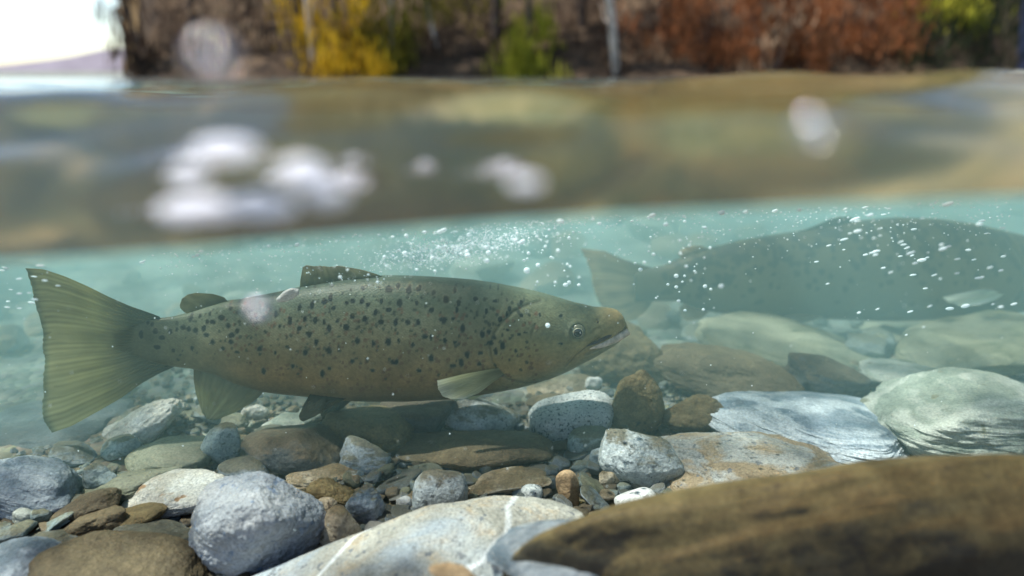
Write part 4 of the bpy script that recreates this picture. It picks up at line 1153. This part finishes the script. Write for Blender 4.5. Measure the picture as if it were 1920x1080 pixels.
TREES = [
 (300, 11.2, -.10, .035, BARKD, 'thin dark leaning tree at the edge of the white sky', 'brown', 900, .35, .05),
 (400, 11.6, .02, .06, BARKD, 'bare brown twiggy tree left of the dark trunks', 'brown', 2600, .8, .03),
 (500, 11.8, .0, .05, BARKD, 'second bare brown tree, nearer the dark trunks', 'brown', 2600, .8, .03),
 (582, 11.3, .03, .11, BARKD, 'thick dark trunk left of the pale trunk', None, 0, .5, .05),
 (607, 11.0, -.04, .05, BARKP, 'pale pinkish trunk beside the yellow foliage', None, 0, .4, .05),
 (655, 11.0, .0, .05, BARKD, 'bright yellow leaved tree right of the pale trunk', 'yellow', 5000, .6, .035),
 (745, 11.2, .03, .03, BARKP, 'thin pale stem in the olive yellow foliage', 'olive', 4000, .6, .035),
 (835, 11.4, -.18, .035, BARKP, 'slanting thin pale stem in front of dark brush', 'brown', 1200, .5, .03),
 (930, 11.6, .02, .085, BARKD, 'thick dark trunk left of the yellow green foliage', 'brown', 800, .5, .03),
 (985, 11.0, .0, .04, BARKD, 'yellow green leaved tree near the picture centre', 'lime', 3600, .5, .035),
 (1085, 11.7, .0, .07, BARKD, 'dark bare tree between yellow green foliage and white trunk', 'brown', 2400, .6, .03),
 (1150, 10.9, -.16, .07, BARKP, 'crooked whitish trunk left of the rust coloured slope', 'brown', 900, .5, .03),
 (1215, 11.8, .05, .05, BARKD, 'brown twiggy tree right of the crooked whitish trunk', 'brown', 2200, .6, .03),
 (1690, 11.4, .08, .06, BARKD, 'dark evergreen at the right end of the bank', 'dark', 5000, .9, .035),
 (1765, 11.8, .05, .06, BARKD, 'outermost dark evergreen beside the lilac gap at the right', 'dark', 4500, .8, .035),
]
for i, (px, Yd, ln, r, bk, lb, cr, nc, cwid, sz) in enumerate(TREES):
    tree(px, Yd, ln, r, bk, lb, cr, nc, cw=cwid, size=sz, seed=50 + i, c0=.05)
# shrubs of the rust slope
nr_ = np.random.default_rng(3)
for i, (px, Yd, mt, lb, n_, w_) in enumerate([
    (1290, 11.1, 'rust', 'rust orange shrub at the left end of the rust slope', 2600, .42), (1390, 11.3, 'rust', 'rust orange shrub second from the left on the slope', 3000, .45),
    (1480, 11.1, 'rust', 'rust orange shrub in the middle of the rust slope', 3000, .45), (1575, 11.3, 'rust', 'rust orange shrub next to the dark evergreen', 2800, .42),
    (1725, 10.9, 'lime', 'small yellow green shrub in front of the dark evergreen', 500, .22), (865, 11.9, 'olive', 'olive shrub among dark brush left of the centre', 1500, .4),
    (450, 11.0, 'straw', 'straw coloured dry bush at the foot of the brown trees', 700, .45), (1430, 10.8, 'straw', 'dry straw tuft in front of the rust shrubs', 500, .5)]):
    x = (px - 960) / F * Yd; z0 = ground_z(px, Yd)
    root = bpy.data.objects.new('shrub', None); C.objects.link(root); root.location = (x, Yd, z0 - .1)
    zt = .55 if mt == 'lime' else .9
    cl = np.c_[nr_.normal(0, w_, 24), nr_.normal(0, w_ * .7, 24), nr_.uniform(.05 if mt != 'lime' else .9, zt + .7, 24)]
    pts = cl[nr_.integers(0, 24, n_)] + nr_.normal(0, .13, (n_, 3))
    leaves('foliage', pts, .022, LM[mt], root, 7.0, 70 + i, .3)
    rs = random.Random(i)
    for k in range(6):
        bm = bmesh.new()
        limb(bm, (rs.uniform(-.08, .08), rs.uniform(-.08, .08), 0), (rs.uniform(-.4, .4), rs.uniform(-.3, .3), rs.uniform(.8, 1.5)), .016, .005, 6, .03, rs)
        me = bpy.data.meshes.new('stem'); bm.to_mesh(me); bm.free(); me.materials.append(BARKD); link('stem', me, root)
    tag(root, lb, 'shrub')
# dry grass hanging along the foot of the bank
gp = np.c_[nr_.uniform(-5.2, 7.6, 15000), 11.0 + np.abs(nr_.normal(0, 1.6, 15000)), np.zeros(15000)]
gp[:, 2] = LEVEL + np.maximum(0, .85 * (gp[:, 1] - 10.9)) * .6 + nr_.uniform(-.05, .4, 15000)
tag(leaves('grass', gp, .018, LM['brush'], None, 12.0, 90, .12), 'brown dry grass and brush covering the bank', kind='stuff')

# distant hills: low gravel rise at the left, blue lilac mountain at the right
def hill(name, xs, hs, Yd, thick, mat, seed):
    xs = np.linspace(xs[0], xs[-1], 80) if False else np.array(xs)
    xx = np.linspace(xs[0], xs[-1], 90); hh_ = np.interp(xx, xs, hs)
    rows = []
    for k, (dyy, s) in enumerate(((0, 0), (thick * .3, .55), (thick * .6, .85), (thick, 1.0), (thick * 1.6, .6))):
        rows.append(np.c_[xx, np.full(90, Yd + dyy), LEVEL - .3 + (hh_ + .3) * s + (.06 * hh_.max() * noise3(np.c_[xx * .4, xx * 0 + k, xx * 0], seed) if s else 0)])
    return tag(link(name, mesh_np(name, np.vstack(rows), grid_faces(5, 90), mat)), kind='structure')
HM = plain('distant_scree', (.13, .12, .15), .9, .1, c2=(.20, .19, .23), nscale=.4)
hill('hills', [-70, -45, -36, -32, -27, -20, 20], [.05, .05, .12, .7, 1.6, 2.2, .5], 40, 10, HM, 3)['label'] = 'low lilac grey shore under the white sky'
hill('mountain', [24, 31, 36, 44, 60], [2, 9, 14, 20, 26], 48, 20, plain('blue_rock', (.10, .10, .15), .9, .1, c2=(.17, .17, .23), nscale=.3), 4)['label'] = 'blue lilac mountainside at the far right'
